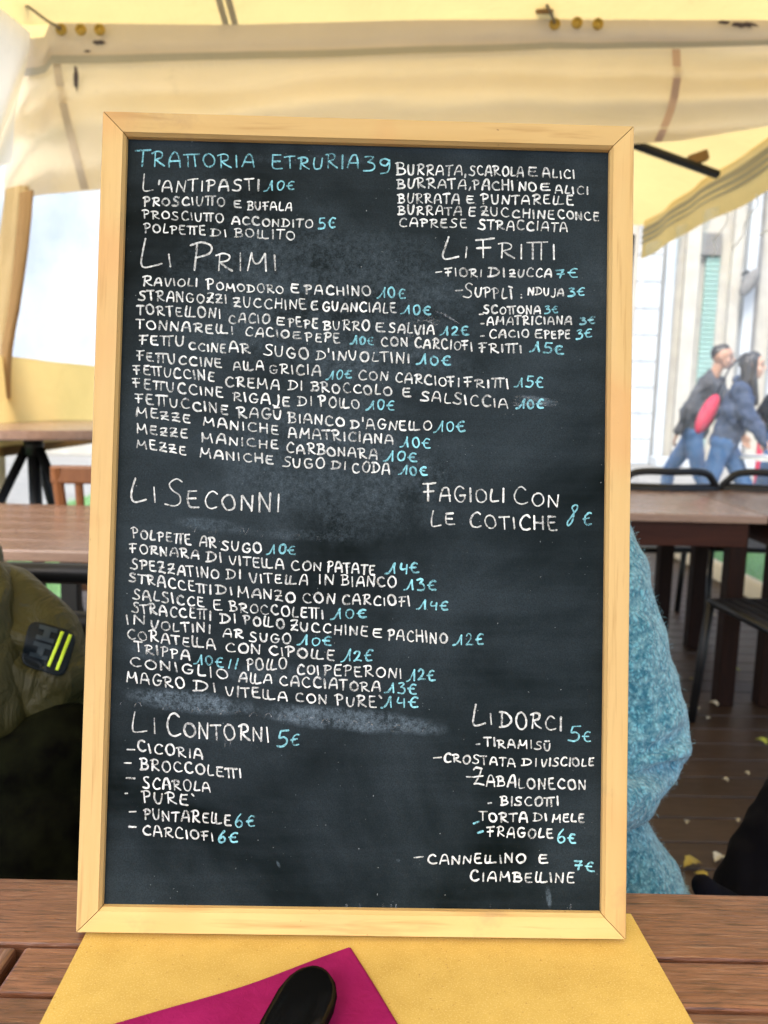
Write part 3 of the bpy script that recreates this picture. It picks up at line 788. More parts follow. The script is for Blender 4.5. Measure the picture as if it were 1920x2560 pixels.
for a in ((300, 1735, 640, 1772, 62, 1.5), (600, 1775, 1130, 1822, 66, 1.2), (300, 1620, 480, 1640, 60, .35), (480, 1670, 900, 1700, 60, .35),
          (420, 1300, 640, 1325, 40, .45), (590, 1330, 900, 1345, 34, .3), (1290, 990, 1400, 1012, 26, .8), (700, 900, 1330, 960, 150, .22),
          (480, 1090, 1200, 1230, 420, .42), (380, 700, 1250, 800, 480, .42), (420, 430, 700, 640, 240, .2), (1368, 2210, 1376, 2270, 16, 1.0), (560, 395, 1000, 402, 30, .25), (690, 2150, 700, 2170, 8, .8), (990, 2148, 1000, 2154, 10, .8)):  # wiped chalk smears; the broad faint ones paint the sky's reflection onto the slate
    dust_sheen = g.math('ADD', dust_sheen, smear_sheen(*a))
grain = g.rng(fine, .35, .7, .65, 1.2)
dust_sheen = g.math('MULTIPLY', dust_sheen, grain)
col = g.mix(g.math('MULTIPLY', dust_sheen, .115), (.0014, .0044, .0050), (.46, .62, .78))
col = g.mix(g.rng(speck, .74, .80, 0, .5), col, (.5, .55, .58))
nrm = g.bump(g.noise(ov, 600, 3, .6), .25, .0006)
g.bsdf(col, g.rng(dust_sheen, 0, 1, .48, .75), .06, 0, nrm); M['slate'] = g.m
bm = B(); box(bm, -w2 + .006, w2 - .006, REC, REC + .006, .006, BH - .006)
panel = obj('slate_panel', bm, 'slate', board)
bm = B(); box(bm, -.015, .015, RD + .001, RD + .011, .02, .42, .002, ); obj('rear_prop', bm, 'pine_z', board)
# chalk residue along the bottom of the slate and drips
M['chalk_w'] = mat_chalk('white_chalk', (.90, .92, .92), .365, .63, .19)
M['chalk_b'] = mat_chalk('blue_chalk', (.36, .76, .86), .365, .63, .19)
M['chalk_pale_b'] = mat_chalk('rubbed_blue_chalk', (.30, .58, .66), .38, .66, .16)
M['chalk_faint'] = mat_chalk('wiped_chalk', (.42, .46, .50), .46, .74, 0.0)

# stroke alphabet of the handwriting: '~' marks a curved stroke, y up, cap height 100
RAWF = {
'A': (74, '~0,0 9,45 26,90 42,99 56,90 66,50 71,0;8,36 70,39'),
'B': (64, '8,96 8,2;~-8,92 28,100 52,86 44,62 12,53;~12,53 50,50 64,28 48,6 -4,1'),
'C': (70, '~66,84 46,99 20,84 5,46 16,12 42,1 70,12'),
'D': (72, '13,96 11,3;~-4,94 34,94 64,70 68,38 44,10 -6,1'),
'E': (58, '~54,97 10,95;~12,95 6,60 6,25 16,4 58,4;8,52 46,54'),
'F': (60, '~-6,90 30,95 62,100;22,92 20,0;-2,46 50,52'),
'G': (74, '~66,84 44,99 18,84 5,44 18,8 46,1 66,18 68,42;40,42 74,43'),
'H': (66, '7,97 5,1;62,98 60,0;5,48 62,50'),
'I': (16, '6,94 9,2'),
'J': (46, '~42,96 44,40 36,-10 16,-22 -2,-8'),
'L': (50, '~14,99 6,50 4,16 14,2 50,8'),
'M': (90, '14,99 2,2;~14,98 22,56 36,40 54,50 74,96;74,98 84,0'),
'N': (66, '8,95 2,0;8,95 56,4;56,4 64,99'),
'O': (74, '~40,97 14,84 2,46 18,8 44,2 68,24 70,64 52,93 30,97'),
'P': (58, '13,94 11,0;~-6,88 26,100 54,88 52,60 12,44'),
'R': (68, '13,94 10,0;~-6,88 26,100 54,90 52,62 14,46;~18,46 40,22 70,3'),
'S': (64, '~62,92 38,100 14,84 24,60 52,42 56,16 34,1 -4,8'),
'T': (56, '~-8,93 26,96 64,99;28,95 26,0'),
'U': (64, '~4,96 3,46 14,8 32,2 50,20 60,96;'),
'V': (62, '~2,96 10,46 24,6 36,4 50,44 62,97'),
'Z': (62, '~2,88 20,98 54,96;~54,96 36,52 4,6;~4,6 26,10 62,3;4,46 58,52'),
'+': (86, '~-8,93 40,97 94,101;22,94 20,0;62,96 62,0'),          # T T under one bar
'=': (98, '~12,99 5,42 8,9 22,2 40,7;~50,92 44,40 46,9 60,2 96,9'),   # L L run together
'0': (62, '~34,95 10,80 3,42 16,6 38,4 56,30 58,68 44,92 26,95'),
'1': (86, '~0,-2 26,8 50,48 66,84 74,100;~74,100 71,50 73,4'),
'2': (62, '~4,80 24,99 48,86 40,50 0,4;~0,4 26,8 64,2'),
'3': (58, '~4,92 30,99 50,92 22,60;~22,60 50,52 58,26 40,2 -2,2'),
'4': (62, '~14,98 6,58 20,42 52,50;56,88 54,0'),
'5': (62, '16,98 62,100;~16,98 10,56 36,60 58,40 50,12 26,0 -4,6'),
'6': (60, '~48,100 18,66 4,26 20,2 46,10 54,34 36,50 10,34'),
'7': (62, '0,92 58,98;~58,98 40,56 28,0;8,46 60,52'),
'8': (66, '~52,74 60,92 46,100 30,88 40,62 26,20 10,4 4,20 22,40 52,74'),
'9': (60, '~52,86 30,99 6,84 10,58 34,52 54,80;~54,88 56,40 40,4 8,-4'),
'€': (66, '~62,88 40,95 16,72 12,32 28,6 66,8;-4,50 48,53'),
',': (18, '12,14 0,-18'), "'": (16, '10,112 6,72'), '`': (26, '0,116 18,92'), '-': (60, '0,36 58,42'), '.': (16, '4,10 12,12'),
':': (16, '5,62 9,60;5,16 9,14'), '/': (34, '0,-4 22,100'), 'I`': (16, ''),
'Ù': (64, '~4,82 3,40 14,8 32,2 50,20 60,84;10,108 52,112'), 'Ì': (34, '14,88 16,0;-2,112 32,108'),
}
FONT = {}
for k_, (wd, s) in RAWF.items():
    st = []
    for part in s.split(';'):
        if not part.strip(): continue
        cur_ = part.startswith('~'); pts = [tuple(float(q) / 100 for q in p.split(',')) for p in part.lstrip('~').split()]
        st.append((cur_, pts))
    FONT[k_] = (wd / 100, st)
CROP = {'A': (300, 340, 680 / 1659), 'B': (900, 340, 680 / 1659), 'C': (300, 660, 680 / 1659), 'D': (900, 640, 680 / 1659), 'E': (300, 900, 680 / 1659),
        'F': (860, 880, 680 / 1659), 'G': (300, 1150, 680 / 1659), 'H': (900, 1150, 680 / 1659), 'I': (280, 1420, 680 / 1659), 'J': (800, 1500, 680 / 1659),
        'K': (280, 1740, 680 / 1659), 'L': (980, 1740, 580 / 1659), 'M': (980, 1960, 620 / 1659)}
rnd = random.Random(39)
def write_word(bm, text, crop, x0, x1, y0, y1, h, big=0, heavy=1.0, z=0):
    """strokes of one word: baseline from (x0,y0) to (x1,y1), cap height h, all in photo crop pixels"""
    ox, oy, sc = CROP[crop]
    first_big = text.startswith('^'); text = text.lstrip('^').replace('TT', '+').replace('LL', '=')
    adv = []; x = 0; gap = .27
    for i, ch in enumerate(text):
        f = big if (i == 0 and first_big) else 1.0
        wd = FONT[ch][0] * f
        adv.append((ch, x, f)); x += wd + gap * (.75 if ch in "',`" else 1)
    total = x - gap
    kx = (x1 - x0) / total                      # px per unit of natural width
    slope = (y1 - y0) / (x1 - x0)
    ct = -.035 if len(text) > 1 else 0
    for ch, gx, f in adv:
        sx = kx * f; sy = h * f * rnd.uniform(.88, 1.12)
        rot = rnd.uniform(-.09, .09) + slope * .55; dy = rnd.uniform(-.07, .06) * h
        fw = sx * FONT[ch][0] / f if f else 0
        for cur_, pts in FONT[ch][1]:
            P = []
            for (px, py) in pts:
                lx = px * sx + rnd.uniform(-.028, .028) * h; ly = py * sy + rnd.uniform(-.028, .028) * h
                X = x0 + gx * kx + lx - ly * rot
                Y = y0 + (gx * kx + lx) * slope - ly + dy
                P.append(((ox + X * sc), (oy + Y * sc)))
            cv = smooth_curve(P, 2.2) if cur_ and len(P) > 2 else smooth_curve(P, 2.5)
            stroke(bm, cv, rnd.uniform(2.7, 4.5) * heavy, z)
NS = [0]
def stroke(bm, cv, wpx, z):
    P = [Vector(to_board(*p)) for p in cv]
    if len(P) < 2: return
    s = wpx * BW / 1340; NS[0] += 1; yv = REC - .00012 - z - (NS[0] % 60) * .000004
    k = len(P); seed = rnd.uniform(0, 99); row = []
    t0 = (P[1] - P[0]).normalized(); t1 = (P[-1] - P[-2]).normalized()
    Q = [(P[0] - t0 * s * .38, .35)] + [(p, 1.0) for p in P] + [(P[-1] + t1 * s * .38, .35)]
    for i, (p, wf) in enumerate(Q):
        a, b = Q[max(i - 1, 0)][0], Q[min(i + 1, len(Q) - 1)][0]
        t = (b - a)
        if t.length < 1e-9: continue
        t.normalize(); n = Vector((-t.y, t.x))
        wv = s * .5 * wf * (1 + .38 * noise.noise(Vector((i * .35, seed, 0)))); j = noise.noise(Vector((i * .8, seed, 5))) * s * .07
        row.append((bm.verts.new((p.x + n.x * (wv + j), yv, p.y + n.y * (wv + j))), bm.verts.new((p.x - n.x * (wv - j), yv, p.y - n.y * (wv - j)))))
    for a, b in zip(row, row[1:]): bm.faces.new((a[0], b[0], b[1], a[1]))

W_, B__, H_ = 'menu_line', 'price', 'heading'
TXT = [
 (H_, 'b', 'A', [('^TRATTORIA', 105, 820, 190, 193, 84, 1.3), ('^ETRURIA', 925, 1455, 205, 200, 82, 1.25), ('39', 1490, 1650, 220, 222, 98)]),
 (H_, 'w', 'A', [("^L'ANTIPASTI", 140, 850, 345, 335, 70, 1.5)]), (B__, 'b', 'A', [('10€', 880, 1065, 338, 328, 58)]),
 (W_, 'w', 'A', [('PROSCIUTTO', 145, 640, 425, 425, 52), ('E', 695, 738, 435, 436, 45), ('BUFALA', 780, 1048, 450, 458, 50)]),
 (W_, 'w', 'A', [('PROSCIUTTO', 145, 632, 500, 528, 52), ('ACCONDITO', 685, 1175, 540, 562, 50)]), (B__, 'b', 'A', [('5€', 1212, 1312, 570, 565, 60)]),
 (W_, 'w', 'A', [('POLPETTE', 150, 520, 590, 605, 55), ('DI', 555, 650, 612, 613, 50), ('BOLLITO', 703, 1068, 615, 635, 55)]),
 (H_, 'w', 'A', [('^LI', 122, 318, 812, 796, 92, 1.75), ('^PRIMI', 435, 960, 812, 828, 108, 1.5)]),
 (W_, 'w', 'B', [('^BURRATA,', 225, 645, 240, 242, 60, 1.3), ('SCAROLA', 668, 998, 240, 248, 58), ('E', 1025, 1082, 248, 250, 55), ('ALICI', 1115, 1310, 250, 262, 52)]),
 (W_, 'w', 'B', [('BURRATA,', 230, 672, 318, 322, 55), ('PACHI', 692, 935, 325, 335, 60), ('NO', 970, 1075, 338, 340, 52), ('E', 1098, 1158, 335, 336, 46), ('ALICI', 1190, 1390, 352, 358, 48)]),
 (W_, 'w', 'B', [('BURRATA', 235, 605, 410, 412, 55), ('E', 650, 695, 408, 409, 48), ('PUNTARELLE', 745, 1300, 412, 420, 58)]),
 (W_, 'w', 'B', [('BURRATA', 235, 618, 480, 482, 52), ('E', 660, 703, 488, 488, 50), ('ZUCCHINE', 740, 1185, 488, 508, 52), ('CONCE', 1208, 1455, 500, 520, 48)]),
 (W_, 'w', 'B', [('CAPRESE', 238, 650, 552, 562, 50), ('STRACCIATA', 725, 1265, 568, 585, 58)]),
 (H_, 'w', 'B', [('^LI', 495, 655, 762, 750, 82, 1.65), ('^FRITTI', 718, 1190, 740, 758, 96, 1.3)]),
 (W_, 'w', 'B', [('-', 462, 500, 848, 846, 40), ('FIORI', 525, 742, 858, 860, 52), ('DI', 785, 885, 860, 862, 52), ('ZUCCA', 912, 1168, 862, 862, 50)]), (B__, 'b', 'B', [('7€', 1195, 1325, 865, 868, 55)]),
 (W_, 'w', 'D', [('-', 582, 625, 226, 224, 40), ('^SUPPLÌ', 632, 935, 250, 262, 62, 1.3), (':', 978, 990, 262, 262, 45), ('NDUJA', 1025, 1240, 240, 242, 45)]), (B__, 'b', 'D', [('3€', 1268, 1365, 245, 242, 50)]),
 (W_, 'w', 'D', [('-', 727, 752, 368, 368, 30), ('SCOTTONA', 755, 1100, 352, 352, 48)]), (B__, 'b', 'D', [('3€', 1128, 1205, 352, 346, 45)]),
 (W_, 'w', 'D', [('-', 735, 755, 426, 426, 30), ('AMATRICIANA', 775, 1290, 422, 416, 48)]), (B__, 'f', 'D', [('3€', 1340, 1432, 418, 416, 42)]),
 (W_, 'w', 'D', [('-', 735, 757, 504, 504, 30), ('CACIO', 790, 1030, 500, 498, 48), ('E', 1065, 1110, 502, 502, 46), ('PEPE', 1125, 1280, 505, 500, 48)]), (B__, 'b', 'D', [('3€', 1320, 1410, 508, 498, 50)]),
 (W_, 'w', 'C', [('^RAVIOLI', 140, 470, 130, 138, 48, 1.3), ('^POMODORO', 530, 998, 155, 182, 50, 1.25), ('E', 1042, 1090, 175, 177, 55), ('PACHINO', 1130, 1530, 185, 195, 58)]), (B__, 'b', 'D', [('10€', 102, 275, 258, 262, 60)]),
 (W_, 'w', 'C', [('STRANGOZZI', 118, 650, 220, 245, 58), ('ZUCCHINE', 695, 1135, 262, 280, 60), ('E', 1165, 1205, 280, 280, 58), ('GUANCIALE', 1235, 1682, 285, 301, 58)]), (B__, 'b', 'D', [('10€', 248, 432, 355, 360, 55)]),
 (W_, 'w', 'C', [('TORTELLONI', 108, 612, 305, 335, 60), ('CACIO', 665, 912, 360, 365, 56), ('E', 952, 1002, 370, 372, 50), ('PEPE', 1028, 1205, 385, 395, 58), ('BURRO', 1245, 1522, 400, 408, 58)]),
 (W_, 'w', 'D', [('E', 97, 150, 460, 462, 52), ('SALVIA', 178, 452, 468, 482, 58)]), (B__, 'b', 'D', [('12€', 485, 662, 480, 488, 58)]),
 (W_, 'w', 'C', [('TONNARELLI', 103, 690, 390, 432, 55), ('CACIO', 765, 1030, 440, 450, 52), ('E', 1055, 1105, 455, 457, 48), ('PEPE', 1135, 1340, 468, 482, 55)]), (B__, 'b', 'C', [('10€', 1405, 1545, 490, 495, 45)]),
 (W_, 'w', 'D', [('CON', 128, 292, 548, 552, 52), ('CARCIOFI', 335, 685, 558, 577, 58), ('FRITTI', 730, 985, 588, 590, 52)]), (B__, 'b', 'D', [('15€', 1035, 1240, 585, 600, 56)]),
 (W_, 'w', 'C', [('FETTU', 120, 390, 490, 502, 58), ('CCINE', 422, 645, 522, 542, 48), ('AR', 668, 795, 538, 545, 64), ('SUGO', 880, 1150, 560, 578, 68), ("D'INVOLTINI", 1200, 1764, 580, 606, 60)]), (B__, 'b', 'D', [('10€', 345, 550, 662, 668, 58)]),
 (W_, 'w', 'C', [('FETTUCCINE', 105, 620, 585, 635, 56), ('ALLA', 692, 878, 645, 650, 55), ('GRICIA', 912, 1222, 665, 680, 58)]), (B__, 'b', 'C', [('10€', 1255, 1410, 705, 700, 52)]),
 (W_, 'w', 'D', [('CON', -8, 168, 758, 762, 54), ('CARCIOFI', 215, 605, 772, 798, 58), ('FRITTI', 640, 905, 800, 808, 55)]), (B__, 'b', 'D', [('15€', 940, 1115, 795, 805, 62)]),
 (W_, 'w', 'E', [('FETTUCCINE', 90, 575, 85, 132, 60), ('CREMA', 645, 972, 160, 178, 58), ('DI', 1030, 1112, 182, 184, 55), ('BROCCOLO', 1170, 1656, 190, 217, 58)]),
 (W_, 'w', 'F', [('E', 357, 408, 275, 276, 58), ('SALSICCIA', 470, 1000, 295, 347, 62)]), (B__, 'b', 'F', [('10€', 1050, 1215, 345, 345, 62)]),
 (W_, 'w', 'E', [('FETTUCCINE', 85, 628, 167, 232, 58), ('RIGAJE', 690, 1032, 250, 282, 58), ('DI', 1088, 1170, 278, 280, 55), ('POLLO', 1220, 1462, 285, 300, 60)]), (B__, 'b', 'F', [('10€', 135, 305, 357, 355, 58)]),
 (W_, 'w', 'E', [('FETTUCCINE', 98, 658, 258, 333, 58), ('RAGÙ', 722, 985, 348, 363, 60), ('BIANCO', 1030, 1370, 380, 405, 60), ("D'AGNELLO", 1410, 1900, 416, 433, 58)]), (B__, 'b', 'F', [('10€', 545, 738, 490, 485, 60)]),
 (W_, 'w', 'E', [('MEZZE', 100, 428, 342, 385, 52), ('MANICHE', 508, 968, 400, 455, 52), ('AMATRICIANA', 1030, 1666, 474, 513, 58)]), (B__, 'b', 'F', [('10€', 340, 525, 578, 585, 62)]),
 (W_, 'w', 'E', [('MEZZE', 105, 410, 444, 478, 54), ('MANICHE', 500, 965, 500, 546, 54), ('CARBONARA', 1015, 1570, 562, 605, 58)]), (B__, 'b', 'F', [('10€', 240, 445, 665, 668, 62)]),
 (W_, 'w', 'E', [('MEZZE', 103, 403, 535, 578, 54), ('MANICHE', 490, 935, 590, 637, 54), ('SUGO', 995, 1248, 650, 662, 60), ('DI', 1290, 1378, 668, 670, 52), ('CODA', 1418, 1645, 685, 695, 60)]), (B__, 'b', 'F', [('10€', 332, 505, 748, 758, 58)]),
 (H_, 'w', 'E', [('^LI', 65, 222, 870, 868, 110, 1.4)]), (H_, 'w', 'G', [('^SECONNI', 278, 975, 278, 322, 108, 1.4)]),
 (H_, 'w', 'H', [('^FAGIOLI', 395, 880, 250, 262, 85, 1.25), ('^CON', 940, 1210, 275, 285, 84, 1.2)]),
 (H_, 'w', 'H', [('^LE', 430, 575, 405, 401, 82, 1.3), ('^COTICHE', 668, 1200, 412, 433, 84, 1.1)]), (B__, 'b', 'H', [('^8€', 1258, 1410, 413, 400, 90, 1.6)]),
 (W_, 'w', 'G', [('POLPETTE', 78, 432, 478, 515, 60), ('AR', 487, 585, 528, 535, 60), ('SUGO', 620, 865, 550, 568, 60)]), (B__, 'b', 'G', [('10€', 895, 1070, 573, 575, 60)]),
 (W_, 'w', 'G', [('FORNARA', 65, 482, 562, 607, 55), ('DI', 528, 622, 620, 622, 58), ('VITELLA', 668, 1000, 640, 668, 58), ('CON', 1045, 1228, 670, 675, 55), ('PATATE', 1265, 1552, 680, 700, 60)]), (B__, 'b', 'H', [('14€', 155, 358, 690, 692, 60)]),
 (W_, 'w', 'G', [('SPEZZATINO', 68, 605, 665, 728, 62), ('DI', 652, 738, 727, 728, 55), ('VITELLA', 795, 1145, 745, 760, 58), ('IN', 1212, 1305, 755, 760, 55), ('BIANCO', 1352, 1684, 767, 780, 62)]), (B__, 'b', 'H', [('13€', 268, 462, 790, 800, 60)]),
 (W_, 'w', 'I', [('STRACCETTI', 108, 605, 85, 160, 60), ('DI', 640, 735, 160, 163, 54), ('MANZO', 770, 1115, 175, 208, 60), ('CON', 1165, 1360, 208, 220, 58), ('CARCIOFI', 1405, 1817, 220, 234, 60)]), (B__, 'b', 'J', [('14€', 588, 778, 58, 62, 55)]),
 (W_, 'w', 'I', [('SALSICCE', 130, 562, 185, 240, 62), ('E', 620, 672, 253, 255, 60), ('BROCCOLETTI', 722, 1290, 265, 312, 60)]), (B__, 'b', 'I', [('10€', 1335, 1552, 310, 305, 58)]),
 (W_, 'w', 'I', [('STRACCETTI', 125, 605, 268, 320, 60), ('DI', 665, 755, 335, 338, 55), ('POLLO', 808, 1050, 345, 370, 60), ('ZUCCHINE', 1090, 1558, 382, 415, 60), ('E', 1590, 1645, 420, 422, 55)]),
 (W_, 'w', 'J', [('PACHINO', 415, 775, 242, 266, 66)]), (B__, 'b', 'J', [('12€', 812, 995, 278, 275, 68)]),
 (W_, 'w', 'I', [('IN', 90, 205, 340, 345, 55), ('VOLTINI', 235, 600, 376, 398, 55), ('AR', 678, 798, 420, 430, 55), ('SUGO', 842, 1090, 445, 465, 56)]), (B__, 'b', 'I', [('10€', 1130, 1340, 468, 478, 56)]),
 (W_, 'w', 'I', [('CORATELLA', 95, 632, 430, 500, 60), ('CON', 695, 905, 505, 527, 55), ('CIPOLLE', 960, 1355, 530, 565, 62)]), (B__, 'b', 'I', [('12€', 1398, 1585, 572, 565, 68)]),
 (W_, 'w', 'I', [('TRIPPA', 145, 475, 510, 562, 60), ('POLLO', 825, 1065, 625, 620, 68), ('COI', 1130, 1262, 645, 652, 58), ('PEPERONI', 1290, 1767, 652, 672, 62)]), (B__, 'b', 'I', [('10€', 500, 680, 585, 605, 60), ('//', 715, 775, 610, 614, 64)]), (B__, 'b', 'J', [('12€', 528, 700, 490, 490, 68)]),
 (W_, 'w', 'I', [('CONIGLIO', 112, 708, 597, 680, 60), ('ALLA', 775, 975, 697, 707, 58), ('CACCIATORA', 1025, 1636, 718, 755, 60)]), (B__, 'b', 'J', [('13€', 395, 585, 565, 577, 62)]),
 (W_, 'w', 'I', [('MAGRO', 90, 445, 695, 735, 68), ('DI', 503, 635, 752, 758, 58), ('VITELLA', 695, 1070, 775, 810, 62), ('CON', 1120, 1310, 815, 827, 60), ('PURE`', 1368, 1645, 836, 850, 64)]), (B__, 'b', 'J', [('14€', 372, 595, 655, 660, 66)]),
 (H_, 'w', 'K', [('^LI', 118, 272, 222, 228, 93, 1.35), ('^CONTORNI', 335, 958, 243, 284, 94, 1.35)]), (B__, 'b', 'K', [('^5€', 1010, 1138, 304, 298, 66, 1.35)]),
 (W_, 'w', 'K', [('-', 92, 142, 343, 346, 42), ('CICORIA', 158, 555, 335, 385, 62)]),
 (W_, 'w', 'K', [('-', 75, 118, 422, 424, 42), ('BROCCOLETTI', 175, 790, 445, 500, 62)]),
 (W_, 'w', 'K', [('-', 92, 145, 516, 522, 42), ('SCAROLA', 190, 600, 560, 588, 66)]),
 (W_, 'w', 'K', [('.', 75, 105, 598, 602, 60), ('PURE`', 190, 500, 645, 668, 64)]),
 (W_, 'w', 'K', [('-', 105, 150, 720, 722, 42), ('PUNTARELLE', 198, 725, 750, 787, 64)]), (B__, 'b', 'K', [('6€', 755, 872, 795, 795, 74)]),
 (W_, 'w', 'K', [('-', 103, 148, 815, 818, 42), ('CARCIOFI', 190, 618, 845, 884, 62)]), (B__, 'b', 'K', [('6€', 650, 765, 895, 893, 72)]),
 (H_, 'w', 'L', [('^LI', 572, 718, 215, 202, 90, 1.6), ('^DORCI', 775, 1215, 226, 246, 115, 1.06)]), (B__, 'b', 'L', [('^5€', 1265, 1418, 322, 325, 75, 1.45)]),
 (W_, 'w', 'L', [('-', 602, 632, 358, 358, 42), ('TIRAMISÙ', 665, 1135, 360, 388, 62)]),
 (W_, 'w', 'L', [('-', 298, 355, 458, 456, 42), ('CROSTATA', 372, 880, 470, 502, 62), ('DI', 932, 1035, 500, 502, 58), ('VISCIOLE', 1065, 1440, 505, 500, 58)]),
 (W_, 'w', 'L', [('-', 530, 590, 592, 596, 42), ('^ZABALONE', 585, 1165, 640, 668, 78, 1.45), ('CON', 1185, 1385, 660, 670, 72)]),
 (W_, 'w', 'L', [('-', 685, 710, 784, 784, 42), ('BISCOTTI', 780, 1190, 782, 782, 64)]),
 (W_, 'w', 'L', [('TORTA', 630, 968, 892, 905, 66), ('DI', 1012, 1108, 895, 897, 58), ('MELE', 1145, 1372, 900, 900, 60)]), (B__, 'b', 'L', [('-', 578, 618, 924, 910, 42)]),
 (W_, 'w', 'M', [('FRAGOLE', 640, 1075, 352, 360, 64)]), (B__, 'b', 'M', [('-', 570, 605, 340, 330, 42), ('^6€', 1105, 1225, 392, 398, 65, 1.35)]),
 (W_, 'w', 'M', [('-', 148, 208, 508, 504, 42), ('CANNELLINO', 242, 890, 537, 528, 60), ('E', 980, 1042, 530, 530, 60)]), (B__, 'b', 'M', [('7€', 1220, 1350, 572, 585, 60)]),
 (W_, 'w', 'M', [('CIAMBELLINE', 525, 1215, 648, 662, 66)]),
]
for kind, colr, crop, words in TXT:
    bm = B()
    for wd in words:
        write_word(bm, wd[0], crop, *wd[1:6], big=wd[6] if len(wd) > 6 else 0, heavy=1.1 if kind == W_ else 1.16, z=0 if colr == 'w' else .0004)
    obj(kind, bm, {'w': 'chalk_w', 'b': 'chalk_b', 'f': 'chalk_pale_b'}[colr], panel)
# wiped remains: arcs over SALVIA, swipes, ghost line
def mark(name, *strokes):
    bm = B()
    for pts, wd in strokes: stroke(bm, smooth_curve(pts, 2.5), wd, .0007)
    return obj(name, bm, 'chalk_faint', panel)
for k in range(7): mark('chalk_smudge', ([(1000 + k * 6, 830 + k * 3), (1022 + k * 6, 805), (1060 + k * 5, 790 + k * 4), (1100 + k * 5, 796 + k * 5)], 2.4))
for k in range(5): mark('chalk_smudge', ([(1085 + k * 8, 778 + k * 2), (1115 + k * 6, 792 + k * 3), (1140 + k * 2, 806 + k)], 2.2))
for k in range(8): mark('chalk_smudge', ([(1280 + rnd.uniform(0, 20), 990 + k * 3.4), (1330, 993 + k * 3), (1375 + rnd.uniform(-20, 20), 1000 + k * 2.6)], 2.4))
for x in (508, 535, 548, 602, 615): mark('chalk_drip', ([(x + 30, 1838), (x + 29, 1850), (x + 28, 1862 + rnd.uniform(0, 10))], 3.2))
for k in range(22):
    x = 300 + k * 36; y = 1753 + k * 3.1; mark('wiped_letter', ([(x, y + 10), (x + 6, y + 1), (x + 14, y), (x + 20, y + 9)], 2.6))
for k in range(14):
    x = 330 + rnd.random() * 1150; mark('chalk_speck', ([(x, 2260), (x + rnd.uniform(-2, 2), 2268 + rnd.uniform(0, 4))], rnd.uniform(3, 7)))
for (x, y) in ((470, 1330), (520, 1338), (600, 1334), (640, 1340), (690, 1348), (740, 1352), (790, 1356)):
    mark('wiped_letter', ([(x, y), (x + 6, y - 16), (x + 14, y + 2), (x + 22, y - 14)], 2.2))

# ------------------------------------------------------------------ figures
def hand_caps(wr, d, s, n, curl=.5):
    wr, d, s, n = Vector(wr), Vector(d).normalized(), Vector(s).normalized(), Vector(n).normalized()
    caps = [(wr, .024, wr + d * .03, .022)]
    for o in (.026, .009, -.009, -.026): caps.append((wr + d * .015 + s * o * .7, .015, wr + d * .088 + s * o, .012))
    for o, L, cu in ((.030, .068, .9), (.010, .078, 1.0), (-.010, .073, 1.1), (-.029, .056, 1.25)):
        p = wr + d * .088 + s * o; a = curl * cu
        d1 = (d * cos(a) + n * sin(a)); q = p + d1 * L * .48
        d2 = (d * cos(a * 2.1) + n * sin(a * 2.1)); r = q + d2 * L * .32
        d3 = (d * cos(a * 2.8) + n * sin(a * 2.8)); e = r + d3 * L * .24
        caps += [(p, .0095, q, .0085), (q, .0085, r, .008), (r, .008, e, .0068)]
    t0 = wr + d * .028 + s * .026; t1 = t0 + (d * .6 + s * .75 + n * .2).normalized() * .038; t2 = t1 + (d * .9 + s * .25 + n * .35).normalized() * .032
    caps += [(t0, .013, t1, .0105), (t1, .0105, t2, .008)]
    return caps
def head_caps(c, f, r=1.0):
    """c head centre, f facing"""
    c, f = Vector(c), Vector(f).normalized(); u = Vector((0, 0, 1)); s = f.cross(u).normalized()
    caps = [(c + u * .025 - f * .02, .088, c + u * .03 + f * .012, .080), (c - u * .02, .075, c - u * .06 + f * .035, .052), (c - u * .085 + f * .058, .026, c - u * .085 + f * .05, .03),
            (c + f * .085 + u * .005, .010, c + f * .108 - u * .028, .0125)]
    for q in (-1, 1):
        caps += [(c + s * q * .078 + u * .01 - f * .005, .014, c + s * q * .08 - u * .025, .011), (c + s * q * .035 + f * .055 - u * .03, .03, c + s * q * .03 + f * .05 - u * .055, .026), (c + s * q * .032 + f * .075 + u * .025, .014, c + s * q * .012 + f * .078 + u * .022, .014)]
    caps.append((c + f * .078 - u * .056, .011, c + f * .084 - u * .056, .011))
    return caps
def eyes(parent, c, f, hair):
    c, f = Vector(c), Vector(f).normalized(); u = Vector((0, 0, 1)); s = f.cross(u).normalized()
    for q in (-1, 1):
        bm = B(); bmesh.ops.create_uvsphere(bm, u_segments=14, v_segments=8, radius=.0115, matrix=Matrix.Translation(c + s * q * .032 + f * .079 + u * .004)); obj('eye', bm, hair, parent, True)
        bm = B(); tube(bm, [c + s * q * .016 + f * .09 + u * .03, c + s * q * .034 + f * .088 + u * .034, c + s * q * .05 + f * .076 + u * .028], [.004, .0045, .003], 6); obj('eyebrow', bm, hair, parent, True)
    bm = B(); tube(bm, [c - s * .024 + f * .086 - u * .056, c + f * .094 - u * .055, c + s * .024 + f * .086 - u * .056], [.003, .006, .003], 8); obj('lips', bm, M['skin'] if hair == 'x' else mat_lips, parent, True)
mat_lips = mat_plain('lips', (.42, .16, .13), (.46, .19, .15), 30, .4, .4)

